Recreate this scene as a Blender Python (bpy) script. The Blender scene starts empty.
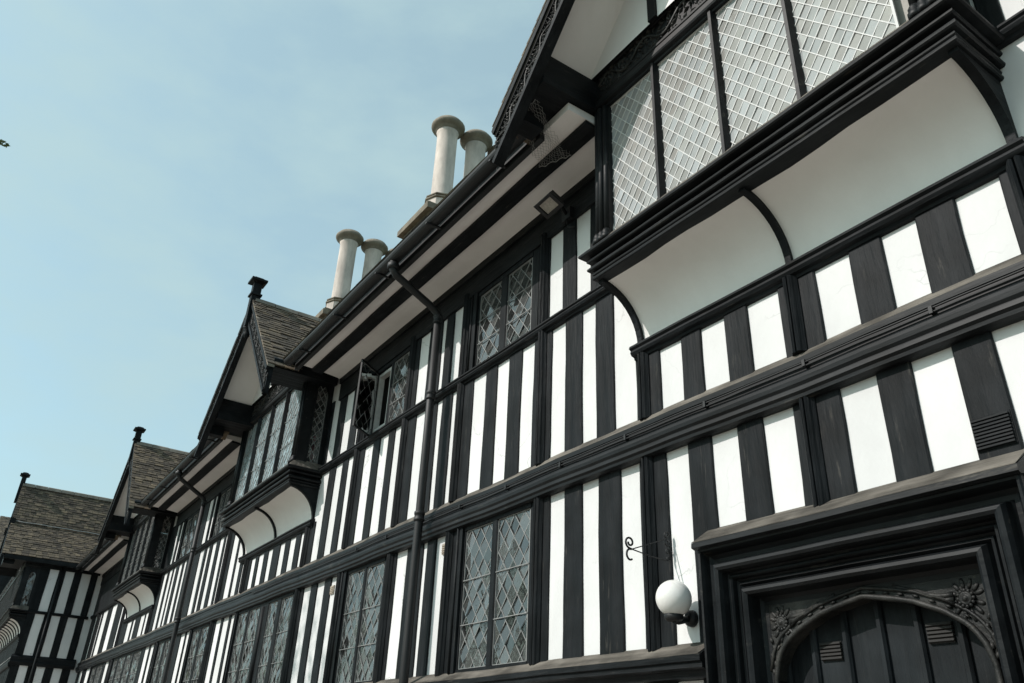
import bpy, bmesh, math, random
from mathutils import Vector, Matrix
random.seed(11)
R = math.radians
scene = bpy.context.scene
COL = scene.collection

# ------------------------------------------------------------------ helpers
class MB:
    """collects shapes, builds ONE mesh object"""
    def __init__(s): s.v = []; s.f = []; s.smooth = []
    def add(s, vs, fs, smooth=False):
        o = len(s.v); s.v += [tuple(v) for v in vs]
        for f in fs:
            s.f.append(tuple(i + o for i in f)); s.smooth.append(smooth)
    def box(s, x0, x1, y0, y1, z0, z1, j=0.0):
        r = lambda: random.uniform(-j, j) if j else 0
        vs = [(x + r(), y + r(), z + r()) for z in (z0, z1) for y in (y0, y1) for x in (x0, x1)]
        s.add(vs, [(0,2,3,1),(4,5,7,6),(0,1,5,4),(2,6,7,3),(0,4,6,2),(1,3,7,5)])
    def obox(s, c, ax, ay, az):
        """box from centre and three half vectors"""
        c, ax, ay, az = map(Vector, (c, ax, ay, az))
        vs = [c + i*ax + j*ay + k*az for k in (-1,1) for j in (-1,1) for i in (-1,1)]
        s.add(vs, [(0,2,3,1),(4,5,7,6),(0,1,5,4),(2,6,7,3),(0,4,6,2),(1,3,7,5)])
    def prism(s, loops, cap=True, smooth=False, closed=True):
        """skin a list of equal length loops"""
        n = len(loops[0]); vs = [p for l in loops for p in l]; fs = []
        for a in range(len(loops) - 1):
            for i in range(n if closed else n - 1):
                j = (i + 1) % n
                fs.append((a*n+i, a*n+j, (a+1)*n+j, (a+1)*n+i))
        o = len(s.v); s.add(vs, fs, smooth)
        if cap and closed:
            s.f.append(tuple(o + i for i in reversed(range(n)))); s.smooth.append(False)
            s.f.append(tuple(o + (len(loops)-1)*n + i for i in range(n))); s.smooth.append(False)
    def tube(s, pts, r, n=8, cap=True):
        pts = [Vector(p) for p in pts]; loops = []; up = None
        for i, p in enumerate(pts):
            d = (pts[min(i+1, len(pts)-1)] - pts[max(i-1, 0)]).normalized()
            if up is None:
                up = Vector((0,0,1)) if abs(d.z) < .9 else Vector((1,0,0))
            a = d.cross(up).normalized(); b = a.cross(d).normalized(); up = b
            rr = r[i] if isinstance(r, (list, tuple)) else r
            loops.append([p + rr*(math.cos(t)*a + math.sin(t)*b) for t in [2*math.pi*k/n for k in range(n)]])
        s.prism(loops, cap, True)
    def lathe(s, c, prof, n=20, axis='z', smooth=True):
        c = Vector(c); loops = []
        for r, h in prof:
            l = []
            for k in range(n):
                t = 2*math.pi*k/n
                if axis == 'z': l.append(c + Vector((r*math.cos(t), r*math.sin(t), h)))
                else: l.append(c + Vector((r*math.cos(t), -h, r*math.sin(t))))
            loops.append(l)
        s.prism(loops, True, smooth)
    def blob(s, c, rx, ry, rz, rot=0.0, n=8, m=5):
        """little flattened ellipsoid turned about y by rot (carved leaves, petals)"""
        c = Vector(c); loops = []
        for i in range(1, m):
            a = math.pi*i/m; l = []
            for k in range(n):
                t = 2*math.pi*k/n
                x = rx*math.cos(a); y = ry*math.sin(a)*math.cos(t); z = rz*math.sin(a)*math.sin(t)
                l.append(c + Vector((x*math.cos(rot) - z*math.sin(rot), y, x*math.sin(rot) + z*math.cos(rot))))
            loops.append(l)
        s.prism(loops, True, True)
    def build(s, name, mat, parent=None, recalc=True):
        me = bpy.data.meshes.new(name); me.from_pydata(s.v, [], s.f)
        for p, sm in zip(me.polygons, s.smooth): p.use_smooth = sm
        if recalc:
            bm = bmesh.new(); bm.from_mesh(me); bmesh.ops.recalc_face_normals(bm, faces=bm.faces); bm.to_mesh(me); bm.free()
        me.materials.append(mat); me.update()
        o = bpy.data.objects.new(name, me); COL.objects.link(o)
        if parent:
            o.parent = parent
            if parent.type == 'EMPTY': o.location = -Vector(parent.location)
        return o

def thing(name, loc, label, cat, group=None):
    o = bpy.data.objects.new(name, None); COL.objects.link(o); o.location = loc
    o.empty_display_size = .2
    return tag(o, label, cat, group)
def tag(o, label=None, cat=None, group=None, kind=None):
    for k, v in (('label', label), ('category', cat), ('group', group), ('kind', kind)):
        if v: o[k] = v
    return o

# smooth hand-made wobble
_ph = [random.uniform(0, 6.28) for _ in range(12)]
def wob(x, a, k=0):
    return a*(math.sin(x*2.3+_ph[k%12])+.6*math.sin(x*5.1+_ph[(k+3)%12])+.4*math.sin(x*11.7+_ph[(k+7)%12]))/2

def sweep(mb, path, prof, amp=.003, step=.22, inward=False):
    """profile [(out, z)] swept along a polyline [(x, y)], mitred; 'out' is to the left-hand normal"""
    P = [Vector((p[0], p[1])) for p in path]; stations = []
    def nrm(a, b):
        d = (b - a).normalized(); return Vector((d.y, -d.x))
    for i, p in enumerate(P):
        if i == 0: n = nrm(P[0], P[1])
        elif i == len(P)-1: n = nrm(P[-2], P[-1])
        else:
            n1, n2 = nrm(P[i-1], P[i]), nrm(P[i], P[i+1]); n = (n1 + n2); n = n/ (n.dot(n1))
        stations.append((p, n))
        if i < len(P)-1:
            L = (P[i+1]-p).length; k = int(L/step); nn = nrm(p, P[i+1])
            for q in range(1, k): stations.append((p.lerp(P[i+1], q/k), nn))
    loops = []
    for p, n in stations:
        w = wob(p.x + p.y, amp, 1); w2 = wob(p.x - p.y, amp, 4)
        loops.append([(p.x + n.x*(o + w2), p.y + n.y*(o + w2), z + w) for o, z in prof])
    mb.prism(loops, True)

def stud(mb, x0, x1, z0, z1, yf, depth=.014, axis='x', amp=.0055):
    """a slightly crooked upright; axis 'x' faces -y, axis 'y' faces +x (yf is then the x of the face)"""
    n = max(2, int((z1 - z0)/.16)); loops = []
    k = random.randint(0, 11); s = random.uniform(0, 50); hw = min(.006, (x1-x0)*.2)
    for i in range(n+1):
        z = z0 + (z1 - z0)*i/n
        a = x0 + wob(z*1.7 + s, amp, k); b = x1 + wob(z*1.5 + s + 9, amp, k+5); d = depth + wob(z + s, .0015, k+2)
        if axis == 'x':
            loops.append([(a, yf+.01, z), (a, yf-d+.004, z), (a+hw, yf-d, z), (b-hw, yf-d, z), (b, yf-d+.004, z), (b, yf+.01, z)])
        else:
            loops.append([(yf-.01, a, z), (yf+d-.004, a, z), (yf+d, a+hw, z), (yf+d, b-hw, z), (yf+d-.004, b, z), (yf-.01, b, z)])
    mb.prism(loops, True)

# ------------------------------------------------------------------ materials
def mat(name):
    m = bpy.data.materials.new(name); m.use_nodes = True
    nt = m.node_tree; b = nt.nodes['Principled BSDF']; return m, nt, b
def noise_col(nt, b, c0, c1, scale=(6,6,6), detail=6, p0=.3, p1=.7, sc=1.0, rough=.6):
    tc = nt.nodes.new('ShaderNodeTexCoord'); mp = nt.nodes.new('ShaderNodeMapping')
    mp.inputs['Scale'].default_value = scale
    geo = nt.nodes.new('ShaderNodeNewGeometry')
    nt.links.new(geo.outputs['Position'], mp.inputs['Vector'])
    n = nt.nodes.new('ShaderNodeTexNoise'); n.inputs['Scale'].default_value = sc
    n.inputs['Detail'].default_value = detail; n.inputs['Roughness'].default_value = rough
    nt.links.new(mp.outputs['Vector'], n.inputs['Vector'])
    r = nt.nodes.new('ShaderNodeValToRGB'); e = r.color_ramp.elements
    e[0].position, e[1].position = p0, p1
    e[0].color = (*c0, 1); e[1].color = (*c1, 1)
    nt.links.new(n.outputs['Fac'], r.inputs['Fac'])
    return n, r, mp
def add_bump(nt, b, src, strength=.3, dist=.01):
    bp = nt.nodes.new('ShaderNodeBump'); bp.inputs['Strength'].default_value = strength
    bp.inputs['Distance'].default_value = dist
    nt.links.new(src, bp.inputs['Height']); nt.links.new(bp.outputs['Normal'], b.inputs['Normal'])
    return bp

def timber(name, scale, c0=(.0025,.004,.005), c1=(.0115,.013,.0145), worn=(.10,.092,.08), rough=.58, spec=.14, bump=.8):
    m, nt, b = mat(name)
    n, r, mp = noise_col(nt, b, c0, c1, scale, 8, .28, .75)
    # flecks where the paint has chipped back to bare wood
    n2 = nt.nodes.new('ShaderNodeTexNoise'); n2.inputs['Scale'].default_value = 2.2
    n2.inputs['Detail'].default_value = 9; n2.inputs['Roughness'].default_value = .72
    nt.links.new(mp.outputs['Vector'], n2.inputs['Vector'])
    r2 = nt.nodes.new('ShaderNodeValToRGB'); r2.color_ramp.elements[0].position = .60; r2.color_ramp.elements[1].position = .72
    nt.links.new(n2.outputs['Fac'], r2.inputs['Fac'])
    mx = nt.nodes.new('ShaderNodeMix'); mx.data_type = 'RGBA'
    mx.inputs['B'].default_value = (*worn, 1)
    nt.links.new(r.outputs['Color'], mx.inputs['A'])
    mul = nt.nodes.new('ShaderNodeMath'); mul.operation = 'MULTIPLY'; mul.inputs[1].default_value = .45
    nt.links.new(r2.outputs['Color'], mul.inputs[0]); nt.links.new(mul.outputs[0], mx.inputs['Factor'])
    n3 = nt.nodes.new('ShaderNodeTexNoise'); n3.inputs['Scale'].default_value = 4.5; n3.inputs['Detail'].default_value = 5
    geo3 = nt.nodes.new('ShaderNodeNewGeometry'); nt.links.new(geo3.outputs['Position'], n3.inputs['Vector'])
    r3 = nt.nodes.new('ShaderNodeMapRange'); r3.inputs['From Min'].default_value = .3; r3.inputs['From Max'].default_value = .7; r3.inputs['To Min'].default_value = .55; r3.inputs['To Max'].default_value = 1.6
    nt.links.new(n3.outputs['Fac'], r3.inputs['Value'])
    m3 = nt.nodes.new('ShaderNodeMix'); m3.data_type = 'RGBA'; m3.blend_type = 'MULTIPLY'; m3.inputs['Factor'].default_value = 1
    nt.links.new(mx.outputs['Result'], m3.inputs['A']); nt.links.new(r3.outputs['Result'], m3.inputs['B'])
    nt.links.new(m3.outputs['Result'], b.inputs['Base Color'])
    b.inputs['Roughness'].default_value = rough
    b.inputs['Specular IOR Level'].default_value = spec
    add_bump(nt, b, n.outputs['Fac'], bump, .016)
    return m
M = {}
M['timber_v'] = timber('black_timber_upright', (14,14,1.6))
M['timber_h'] = timber('black_timber_lengthwise', (1.6,14,14))
M['timber_y'] = timber('black_timber_crosswise', (14,1.6,14))
M['timber_m'] = timber('black_moulding', (1.2,9,9), (.0025,.0035,.0045), (.011,.0125,.0135), (.12,.11,.09), .5, .2, .3)
M['weathered'] = timber('weathered_board', (2,16,16), (.055,.05,.044), (.16,.145,.125), (.03,.03,.03), .85, .1, 1.4)
M['door'] = timber('door_boards', (10,10,1.0), (.006,.008,.0095), (.016,.019,.021), (.05,.05,.048), .55)
M['carved'] = timber('carved_oak', (9,9,9), (.007,.0085,.009), (.034,.033,.03), (.13,.115,.09), .5, .25)
def plaster(name, c0, c1, cracks=True):
    m, nt, b = mat(name)
    n, r, mp = noise_col(nt, b, c0, c1, (1.2,1.2,.5), 8, .30, .62)
    nt.links.new(r.outputs['Color'], b.inputs['Base Color']); b.inputs['Roughness'].default_value = .85
    n2 = nt.nodes.new('ShaderNodeTexNoise'); n2.inputs['Scale'].default_value = 7; n2.inputs['Detail'].default_value = 7
    nt.links.new(mp.outputs['Vector'], n2.inputs['Vector'])
    if not cracks:
        add_bump(nt, b, n2.outputs['Fac'], .3, .025); return m
    vo = nt.nodes.new('ShaderNodeTexVoronoi'); vo.feature = 'DISTANCE_TO_EDGE'; vo.inputs['Scale'].default_value = 1.1
    geo = nt.nodes.new('ShaderNodeNewGeometry'); wv = nt.nodes.new('ShaderNodeVectorMath'); wv.operation = 'MULTIPLY_ADD'
    n5 = nt.nodes.new('ShaderNodeTexNoise'); n5.inputs['Scale'].default_value = 3; n5.inputs['Detail'].default_value = 6
    nt.links.new(geo.outputs['Position'], n5.inputs['Vector']); wv.inputs[1].default_value = (.5,.5,.5)
    nt.links.new(n5.outputs['Color'], wv.inputs[0]); nt.links.new(geo.outputs['Position'], wv.inputs[2]); nt.links.new(wv.outputs[0], vo.inputs['Vector'])
    cr = nt.nodes.new('ShaderNodeMapRange'); cr.inputs['From Min'].default_value = .001; cr.inputs['From Max'].default_value = .005; cr.inputs['To Min'].default_value = .62; cr.inputs['To Max'].default_value = 1
    nt.links.new(vo.outputs['Distance'], cr.inputs['Value'])
    mk = nt.nodes.new('ShaderNodeMapRange'); mk.inputs['From Min'].default_value = .45; mk.inputs['From Max'].default_value = .6; nt.links.new(n.outputs['Fac'], mk.inputs['Value'])
    mu = nt.nodes.new('ShaderNodeMix'); mu.data_type = 'RGBA'; mu.blend_type = 'MULTIPLY'
    nt.links.new(mk.outputs['Result'], mu.inputs['Factor']); nt.links.new(r.outputs['Color'], mu.inputs['A']); nt.links.new(cr.outputs['Result'], mu.inputs['B'])
    nt.links.new(mu.outputs['Result'], b.inputs['Base Color'])
    add_bump(nt, b, n2.outputs['Fac'], .3, .025)
    return m
M['plaster'] = plaster('white_limewash', (.56,.562,.56), (.70,.70,.695))
M['cove'] = plaster('cream_cove_plaster', (.69,.67,.65), (.80,.78,.76), False)
def simple(name, col, rough=.5, metal=0.0, vary=.25, sc=(20,20,20), bump=.1):
    m, nt, b = mat(name)
    n, r, mp = noise_col(nt, b, tuple(c*(1-vary) for c in col), tuple(min(1,c*(1+vary)) for c in col), sc, 6)
    nt.links.new(r.outputs['Color'], b.inputs['Base Color']); b.inputs['Roughness'].default_value = rough
    b.inputs['Metallic'].default_value = metal
    if bump: add_bump(nt, b, n.outputs['Fac'], bump, .01)
    return m
M['iron'] = simple('black_iron', (.003,.004,.005), .6)
M['lead'] = simple('grey_lead', (.22,.225,.22), .6, 0, .2)
M['lead_white'] = simple('whitened_lead', (.56,.56,.55), .65, 0, .12)  # lighter copy of the grey lead, its sunlit look put into the colour
M['stone'] = simple('pale_chimney_stone', (.52,.455,.41), .9, 0, .34, (5,5,1.6), .5)
M['stone_dark'] = simple('sooty_stone', (.17,.145,.11), .9, 0, .4, (6,6,6), .4)
M['mortar'] = simple('pale_mortar', (.20,.175,.14), .9, 0, .3, (9,9,9), .4)
M['ridge'] = simple('ridge_tile', (.17,.155,.13), .85, 0, .35, (7,7,7), .3)
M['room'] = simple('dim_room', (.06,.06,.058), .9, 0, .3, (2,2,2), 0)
M['curtain_pale'] = simple('pale_blind', (.30,.29,.27), .9, 0, .4, (2.6,2.6,1.5), 0)
M['curtain_blue'] = simple('pale_blue_blind', (.55,.66,.68), .9, 0, .15, (4,4,1), 0)  # sky brightness in the panes, painted as a pale blue backing
M['curtain_dark'] = simple('dark_curtain', (.05,.088,.096), .9, 0, .85, (6,6,4), 0)  # mottled teal painted in for trees mirrored in the panes
M['red'] = simple('red_cloth', (.45,.05,.07), .9, 0, .3, (20,20,6), 0)
M['white_paint'] = simple('white_window_paint', (.62,.62,.60), .5, 0, .1)
M['vent'] = simple('buff_vent', (.36,.31,.25), .8, 0, .3)
M['vent_brown'] = simple('brown_vent', (.013,.0125,.0115), .8, 0, .3)
M['globe'], _nt, _b = mat('opal_globe')
_b.inputs['Base Color'].default_value = (.72,.71,.685,1); _b.inputs['Roughness'].default_value = .14
_b.inputs['Subsurface Weight'].default_value = .25; _b.inputs['Subsurface Radius'].default_value = (.03,.03,.03)
M['lens'] = simple('lamp_lens', (.30,.28,.245), .2, 0, .2, (60,60,60), .2)
M['net'] = simple('grey_net', (.26,.26,.25), .7, 0, .2)
# stone slates: each slate its own tone (random per island)
M['slate'], nt, b = mat('stone_slates')
g = nt.nodes.new('ShaderNodeNewGeometry'); rp = nt.nodes.new('ShaderNodeValToRGB')
e = rp.color_ramp.elements; e[0].color = (.045,.036,.028,1); e[1].color = (.15,.118,.084,1)
e.new(.55).color = (.088,.07,.052,1)
nt.links.new(g.outputs['Random Per Island'], rp.inputs['Fac'])
n, r, mp = noise_col(nt, b, (.55,.55,.55), (1.25,1.22,1.1), (9,9,9), 8)
mu = nt.nodes.new('ShaderNodeMix'); mu.data_type = 'RGBA'; mu.blend_type = 'MULTIPLY'; mu.inputs['Factor'].default_value = 1
nt.links.new(rp.outputs['Color'], mu.inputs['A']); nt.links.new(r.outputs['Color'], mu.inputs['B'])
nt.links.new(mu.outputs['Result'], b.inputs['Base Color']); b.inputs['Roughness'].default_value = .85
add_bump(nt, b, n.outputs['Fac'], .5, .02)
# old window glass: clear with a strong sky reflection
def glass(name, tint, ior=1.75, dirt_glare=(.02,.2), dcol=(.42,.44,.43), dcol2=None):  # diffuse share: faint dirt, plus painted brightness in the pale and grey panes
    m = bpy.data.materials.new(name); m.use_nodes = True; nt = m.node_tree; nt.nodes.clear()
    out = nt.nodes.new('ShaderNodeOutputMaterial'); fr = nt.nodes.new('ShaderNodeFresnel'); fr.inputs['IOR'].default_value = ior
    gl = nt.nodes.new('ShaderNodeBsdfGlossy'); gl.inputs['Roughness'].default_value = .04
    tr = nt.nodes.new('ShaderNodeBsdfTransparent'); tr.inputs['Color'].default_value = (*tint, 1)
    df = nt.nodes.new('ShaderNodeBsdfDiffuse'); df.inputs['Color'].default_value = (*dcol,1)
    geo = nt.nodes.new('ShaderNodeNewGeometry'); n = nt.nodes.new('ShaderNodeTexNoise'); n.inputs['Scale'].default_value = 9
    nt.links.new(geo.outputs['Position'], n.inputs['Vector'])
    if dcol2:
        wn = nt.nodes.new('ShaderNodeTexWhiteNoise'); wn.noise_dimensions = '1D'; nt.links.new(geo.outputs['Random Per Island'], wn.inputs['W'])
        n4 = nt.nodes.new('ShaderNodeTexNoise'); n4.inputs['Scale'].default_value = 2.3; nt.links.new(geo.outputs['Position'], n4.inputs['Vector'])
        ad = nt.nodes.new('ShaderNodeMath'); ad.operation = 'ADD'; nt.links.new(wn.outputs['Value'], ad.inputs[0]); nt.links.new(n4.outputs['Fac'], ad.inputs[1])
        cr_ = nt.nodes.new('ShaderNodeValToRGB'); cr_.color_ramp.elements[0].color = (*dcol,1); cr_.color_ramp.elements[1].color = (*dcol2,1)
        cr_.color_ramp.elements[0].position = .35; cr_.color_ramp.elements[1].position = .72
        hf = nt.nodes.new('ShaderNodeMath'); hf.operation = 'MULTIPLY'; hf.inputs[1].default_value = .5; nt.links.new(ad.outputs[0], hf.inputs[0])
        nt.links.new(hf.outputs[0], cr_.inputs['Fac']); nt.links.new(cr_.outputs['Color'], df.inputs['Color'])
    bp = nt.nodes.new('ShaderNodeBump'); bp.inputs['Strength'].default_value = .12; bp.inputs['Distance'].default_value = .02
    nt.links.new(n.outputs['Fac'], bp.inputs['Height']); nt.links.new(bp.outputs['Normal'], gl.inputs['Normal'])
    m1 = nt.nodes.new('ShaderNodeMixShader'); m2 = nt.nodes.new('ShaderNodeMixShader')
    mr = nt.nodes.new('ShaderNodeMapRange'); mr.inputs['To Min'].default_value, mr.inputs['To Max'].default_value = dirt_glare
    nt.links.new(geo.outputs['Random Per Island'], mr.inputs['Value']); nt.links.new(mr.outputs['Result'], m1.inputs['Fac'])
    nt.links.new(tr.outputs[0], m1.inputs[1]); nt.links.new(df.outputs[0], m1.inputs[2])
    nt.links.new(fr.outputs[0], m2.inputs['Fac']); nt.links.new(m1.outputs[0], m2.inputs[1]); nt.links.new(gl.outputs[0], m2.inputs[2])
    nt.links.new(m2.outputs[0], out.inputs['Surface']); return m
M['glass'] = glass('old_leaded_glass', (.72,.82,.82), 2.1)
M['glass_pale'] = glass('pale_leaded_glass', (.85,.9,.9), 1.6, (.45,.75), (.40,.50,.53))  # bright sky look of the panes put into a pale blue diffuse
M['glass_grey'] = glass('dusty_leaded_glass', (.80,.82,.82), 1.5, (.6,.85), (.44,.46,.465), (.38,.37,.35))  # brightness of the sunlit blind behind, put into the pane colour

# ------------------------------------------------------------------ leaded lights
def clip_poly(poly, u0, u1, v0, v1):
    for ax, lim, sg in ((0,u0,1),(0,u1,-1),(1,v0,1),(1,v1,-1)):
        out = []
        for i in range(len(poly)):
            a, b = poly[i], poly[(i+1)%len(poly)]
            da, db = sg*(a[ax]-lim), sg*(b[ax]-lim)
            if da >= 0: out.append(a)
            if da*db < 0:
                t = da/(da-db); out.append((a[0]+t*(b[0]-a[0]), a[1]+t*(b[1]-a[1])))
        poly = out
        if not poly: return poly
    return poly
def clip_line(a, b, u0, u1, v0, v1):
    t0, t1 = 0.0, 1.0; d = (b[0]-a[0], b[1]-a[1])
    for p, q in ((-d[0], a[0]-u0), (d[0], u1-a[0]), (-d[1], a[1]-v0), (d[1], v1-a[1])):
        if abs(p) < 1e-9:
            if q < 0: return None
        else:
            r = q/p
            if p < 0: t0 = max(t0, r)
            else: t1 = min(t1, r)
    if t0 >= t1: return None
    return ((a[0]+t0*d[0], a[1]+t0*d[1]), (a[0]+t1*d[0], a[1]+t1*d[1]))
def leaded(parent, O, U, u0, u1, v0, v1, w=.112, h=.146, gmat='glass', lmat='lead', lw=.005, tilt=.035, ties=True, h2=None):
    """one leaded light on the vertical plane through O along U; outside is U x Z"""
    O = Vector(O); U = Vector(U).normalized(); Z = Vector((0,0,1)); N = U.cross(Z)
    P = lambda u, v, n=0.0: O + U*u + Z*v + N*n
    g = MB(); uc = (u0+u1)/2; sl_ = h/w; hb = h2 or h
    # falling leads: v = v0+.04 + k*h - sl_*(u-uc); rising leads: v = v0+.04 + m*hb + sl_*(u-uc)
    X_ = lambda k, m: ((k*h - m*hb)/(2*sl_) + uc, v0 + .04 + (k*h + m*hb)/2)
    nk = int(((v1-v0) + sl_*(u1-u0))/h) + 3; nm = int(((v1-v0) + sl_*(u1-u0))/hb) + 3
    for k in range(-nk, nk+1):
        for m_ in range(-nm, nm+1):
            poly = clip_poly([X_(k,m_), X_(k+1,m_), X_(k+1,m_+1), X_(k,m_+1)], u0, u1, v0, v1)
            if len(poly) < 3: continue
            cu = sum(p[0] for p in poly)/len(poly); cv = sum(p[1] for p in poly)/len(poly)
            a, b, c = (random.gauss(0, tilt) for _ in range(3))
            g.add([P(u, v, a*(u-cu) + b*(v-cv) + c*.02) for u, v in poly], [tuple(range(len(poly)))])
    pane = g.build('pane', M[gmat], parent, recalc=False)
    l = MB()
    for sg, st, nn_ in ((-1, h, nk), (1, hb, nm)):
        for k in range(-nn_, nn_+1):
            c = v0 + .04 + k*st; a = (uc-3, c-sg*sl_*3); b = (uc+3, c+sg*sl_*3)
            s = clip_line(a, b, u0, u1, v0, v1)
            if not s: continue
            (ua, va), (ub, vb) = s; d = Vector((ub-ua, vb-va)); L = d.length
            if L < .01: continue
            m = ((ua+ub)/2, (va+vb)/2); d /= L
            D = U*d.x + Z*d.y; S = N.cross(D)
            l.obox(P(m[0], m[1], .0015 + random.uniform(-.0006,.0006)), D*(L/2), S*(lw/2), N*.0028)
    for (a, b) in (((u0,v0),(u1,v0)),((u0,v1),(u1,v1)),((u0,v0),(u0,v1)),((u1,v0),(u1,v1))):
        c = ((a[0]+b[0])/2, (a[1]+b[1])/2); D = U if a[1]==b[1] else Z; S = Z if a[1]==b[1] else U
        Lh = ((b[0]-a[0]) if a[1]==b[1] else (b[1]-a[1]))/2
        l.obox(P(c[0], c[1], .003), D*Lh, S*.006, N*.006)
    if ties:
        for q in (.30, .62):
            v = v0 + (v1-v0)*q
            l.obox(P(uc, v, .012), U*((u1-u0)/2), Z*.0025, N*.003)
    l.build('leading', M[lmat], parent)
    return pane

def carve_dense(mb, P0, D, V, N, L, H, k=1.0):
    """close-packed relief: winding stem with leaves and fruit filling a strip of height H centred on P0"""
    P0, D, V, N = map(Vector, (P0, D, V, N)); pts = []; per = H*1.9; n = int(L/(H*.18))
    for i in range(n+1):
        q = L*i/n; pts.append(P0 + D*q + V*(H*.30*math.sin(2*math.pi*q/per)) + N*(H*.03))
    mb.tube(pts, H*.055, 5)
    cell = H*.20*k; q = cell*.5
    while q < L:
        v = -H*.42
        while v < H*.43:
            c = P0 + D*(q+random.uniform(-.4,.4)*cell) + V*(v+random.uniform(-.35,.35)*cell)
            a = random.uniform(0, 6.28); d = D*math.cos(a)+V*math.sin(a); S = N.cross(d); l = cell*random.uniform(.5,.95); wd = l*random.uniform(.3,.55); t = cell*random.uniform(.22,.5)
            mb.prism([[c-d*l, c-d*l*.1+S*wd, c+d*l, c-d*l*.1-S*wd], [c-d*l*.6+N*t*.6, c-d*l*.1+S*wd*.35+N*t, c+d*l*.6+N*t*.4, c-d*l*.1-S*wd*.35+N*t]], True)
            v += cell
        q += cell

def carve_vine(mb, P0, D, V, N, L, amp, period):
    """running vine in relief: wavy stem, curled leaves and berries; P0 start, D along, V across, N outward"""
    P0, D, V, N = map(Vector, (P0, D, V, N)); pts = []; n = int(L/.02)
    for i in range(n+1):
        s = L*i/n; pts.append(P0 + D*s + V*(amp*math.sin(2*math.pi*s/period)) + N*.006)
    mb.tube(pts, .008, 5)
    k = int(L/(period/2))
    for i in range(k):
        s = (i+.5)*period/2; sg = 1 if i % 2 else -1
        c = P0 + D*s - V*(sg*amp*.55)*-1
        c = P0 + D*s + V*(-sg*amp*.5) + N*.004
        for q in range(5):
            a = q*1.256 + random.uniform(-.3,.3); rr = amp*.5
            d = (D*math.cos(a) + V*math.sin(a))
            S = N.cross(d); p = c + d*rr*.55
            mb.prism([[p - d*rr*.5, p - d*rr*.1 + S*rr*.28, p + d*rr*.5, p - d*rr*.1 - S*rr*.28],
                      [p - d*rr*.4 + N*.012, p - d*rr*.1 + S*rr*.12 + N*.018, p + d*rr*.35 + N*.010, p - d*rr*.1 - S*rr*.12 + N*.018]], True)
        mb.blob(c + N*.012, .012, .010, .012, 0, 6, 4)

# ------------------------------------------------------------------ SETTING
mb = MB(); mb.add([(-400,-400,0),(400,-400,0),(400,400,0),(-400,400,0)], [(0,1,2,3)])
m, nt, b = mat('lawn'); n, r, mp = noise_col(nt, b, (.05,.075,.025), (.10,.13,.05), (2,2,2), 8)
nt.links.new(r.outputs['Color'], b.inputs['Base Color']); b.inputs['Roughness'].default_value = .9
tag(mb.build('ground', m), kind='structure')
mb = MB(); mb.add([(-60,-11,.004),(30,-11,.004),(30,.3,.004),(-60,.3,.004)], [(0,1,2,3)])
m, nt, b = mat('stone_paving')
br = nt.nodes.new('ShaderNodeTexBrick'); br.inputs['Scale'].default_value = 1; br.inputs['Brick Width'].default_value = .9; br.inputs['Row Height'].default_value = .6
br.inputs['Mortar Size'].default_value = .012; br.inputs['Color1'].default_value = (.27,.23,.20,1); br.inputs['Color2'].default_value = (.22,.19,.165,1); br.inputs['Mortar'].default_value = (.2,.18,.15,1)
gp = nt.nodes.new('ShaderNodeNewGeometry'); nt.links.new(gp.outputs['Position'], br.inputs['Vector']); nt.links.new(br.outputs['Color'], b.inputs['Base Color'])
b.inputs['Roughness'].default_value = .85
tag(mb.build('pavement', m), kind='structure')

# ------------------------------------------------------------------ HOUSE
HOUSE = thing('timber_framed_house', (-10, 0, 0), 'long black and white timber framed house with gabled oriel windows and arched door', 'house')
XL, XR = -23.2, 2.2      # run of the front wall

LOW=[(-22.826,-22.346),(-21.87,-21.237),(-19.511,-19.148),(-19.029,-18.796),(-15.813,-15.498),(-15.384,-15.146),(-15.083,-14.944),(-13.393,-13.142),(-13.069,-12.888),(-11.564,-11.317),(-11.227,-10.973),(-10.879,-10.677),(-8.377,-8.166),(-8.003,-7.808),(-7.648,-7.461),(-6.242,-6.045),(-5.773,-5.708),(-5.561,-5.391),(-4.077,-3.923),(-3.745,-3.589),(-3.39,-3.225),(-3.013,-2.847),(-2.679,-2.507),(-2.344,-2.17),(-1.914,-1.731),(-1.573,-1.394),(-1.239,-1.066),(-.90,-.73),(-.56,-.39),(.2,.37),(.54,.71)]
MID=[(-22.6,-22.2),(-21.9,-21.75),(-21.554,-20.974),(-20.448,-19.882),(-19.211,-18.7),(-18.129,-17.702),(-17.576,-17.352),(-16.911,-16.551),(-16.471,-16.198),(-16.098,-15.905),(-15.663,-15.413),(-15.285,-15.053),(-14.972,-14.802),(-14.617,-14.402),(-14.275,-14.118),(-13.98,-13.842),(-13.325,-13.048),(-12.932,-12.786),(-12.62,-12.412),(-12.235,-12.032),(-11.94,-11.677),(-11.492,-11.24),(-11.163,-10.956),(-10.829,-10.632),(-10.454,-10.282),(-10.168,-9.973),(-9.811,-9.645),(-9.402,-9.235),(-9.075,-8.881),(-8.727,-8.568),(-8.332,-8.143),(-7.972,-7.792),(-7.641,-7.436),(-7.238,-7.036),(-6.888,-6.698),(-6.57,-6.383),(-6.146,-5.971),(-5.752,-5.665),(-5.497,-5.328),(-5.154,-4.961),(-4.799,-4.633),(-4.462,-4.302),(-4.089,-3.926),(-3.744,-3.599),(-3.426,-3.229),(-3.026,-2.847),(-2.699,-2.524),(-2.365,-2.166),(-1.944,-1.756),(-1.587,-1.422),(-1.241,-1.061),(-.78,-.61),(-.44,-.27),(-.1,.07),(.3,.48)]
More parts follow.
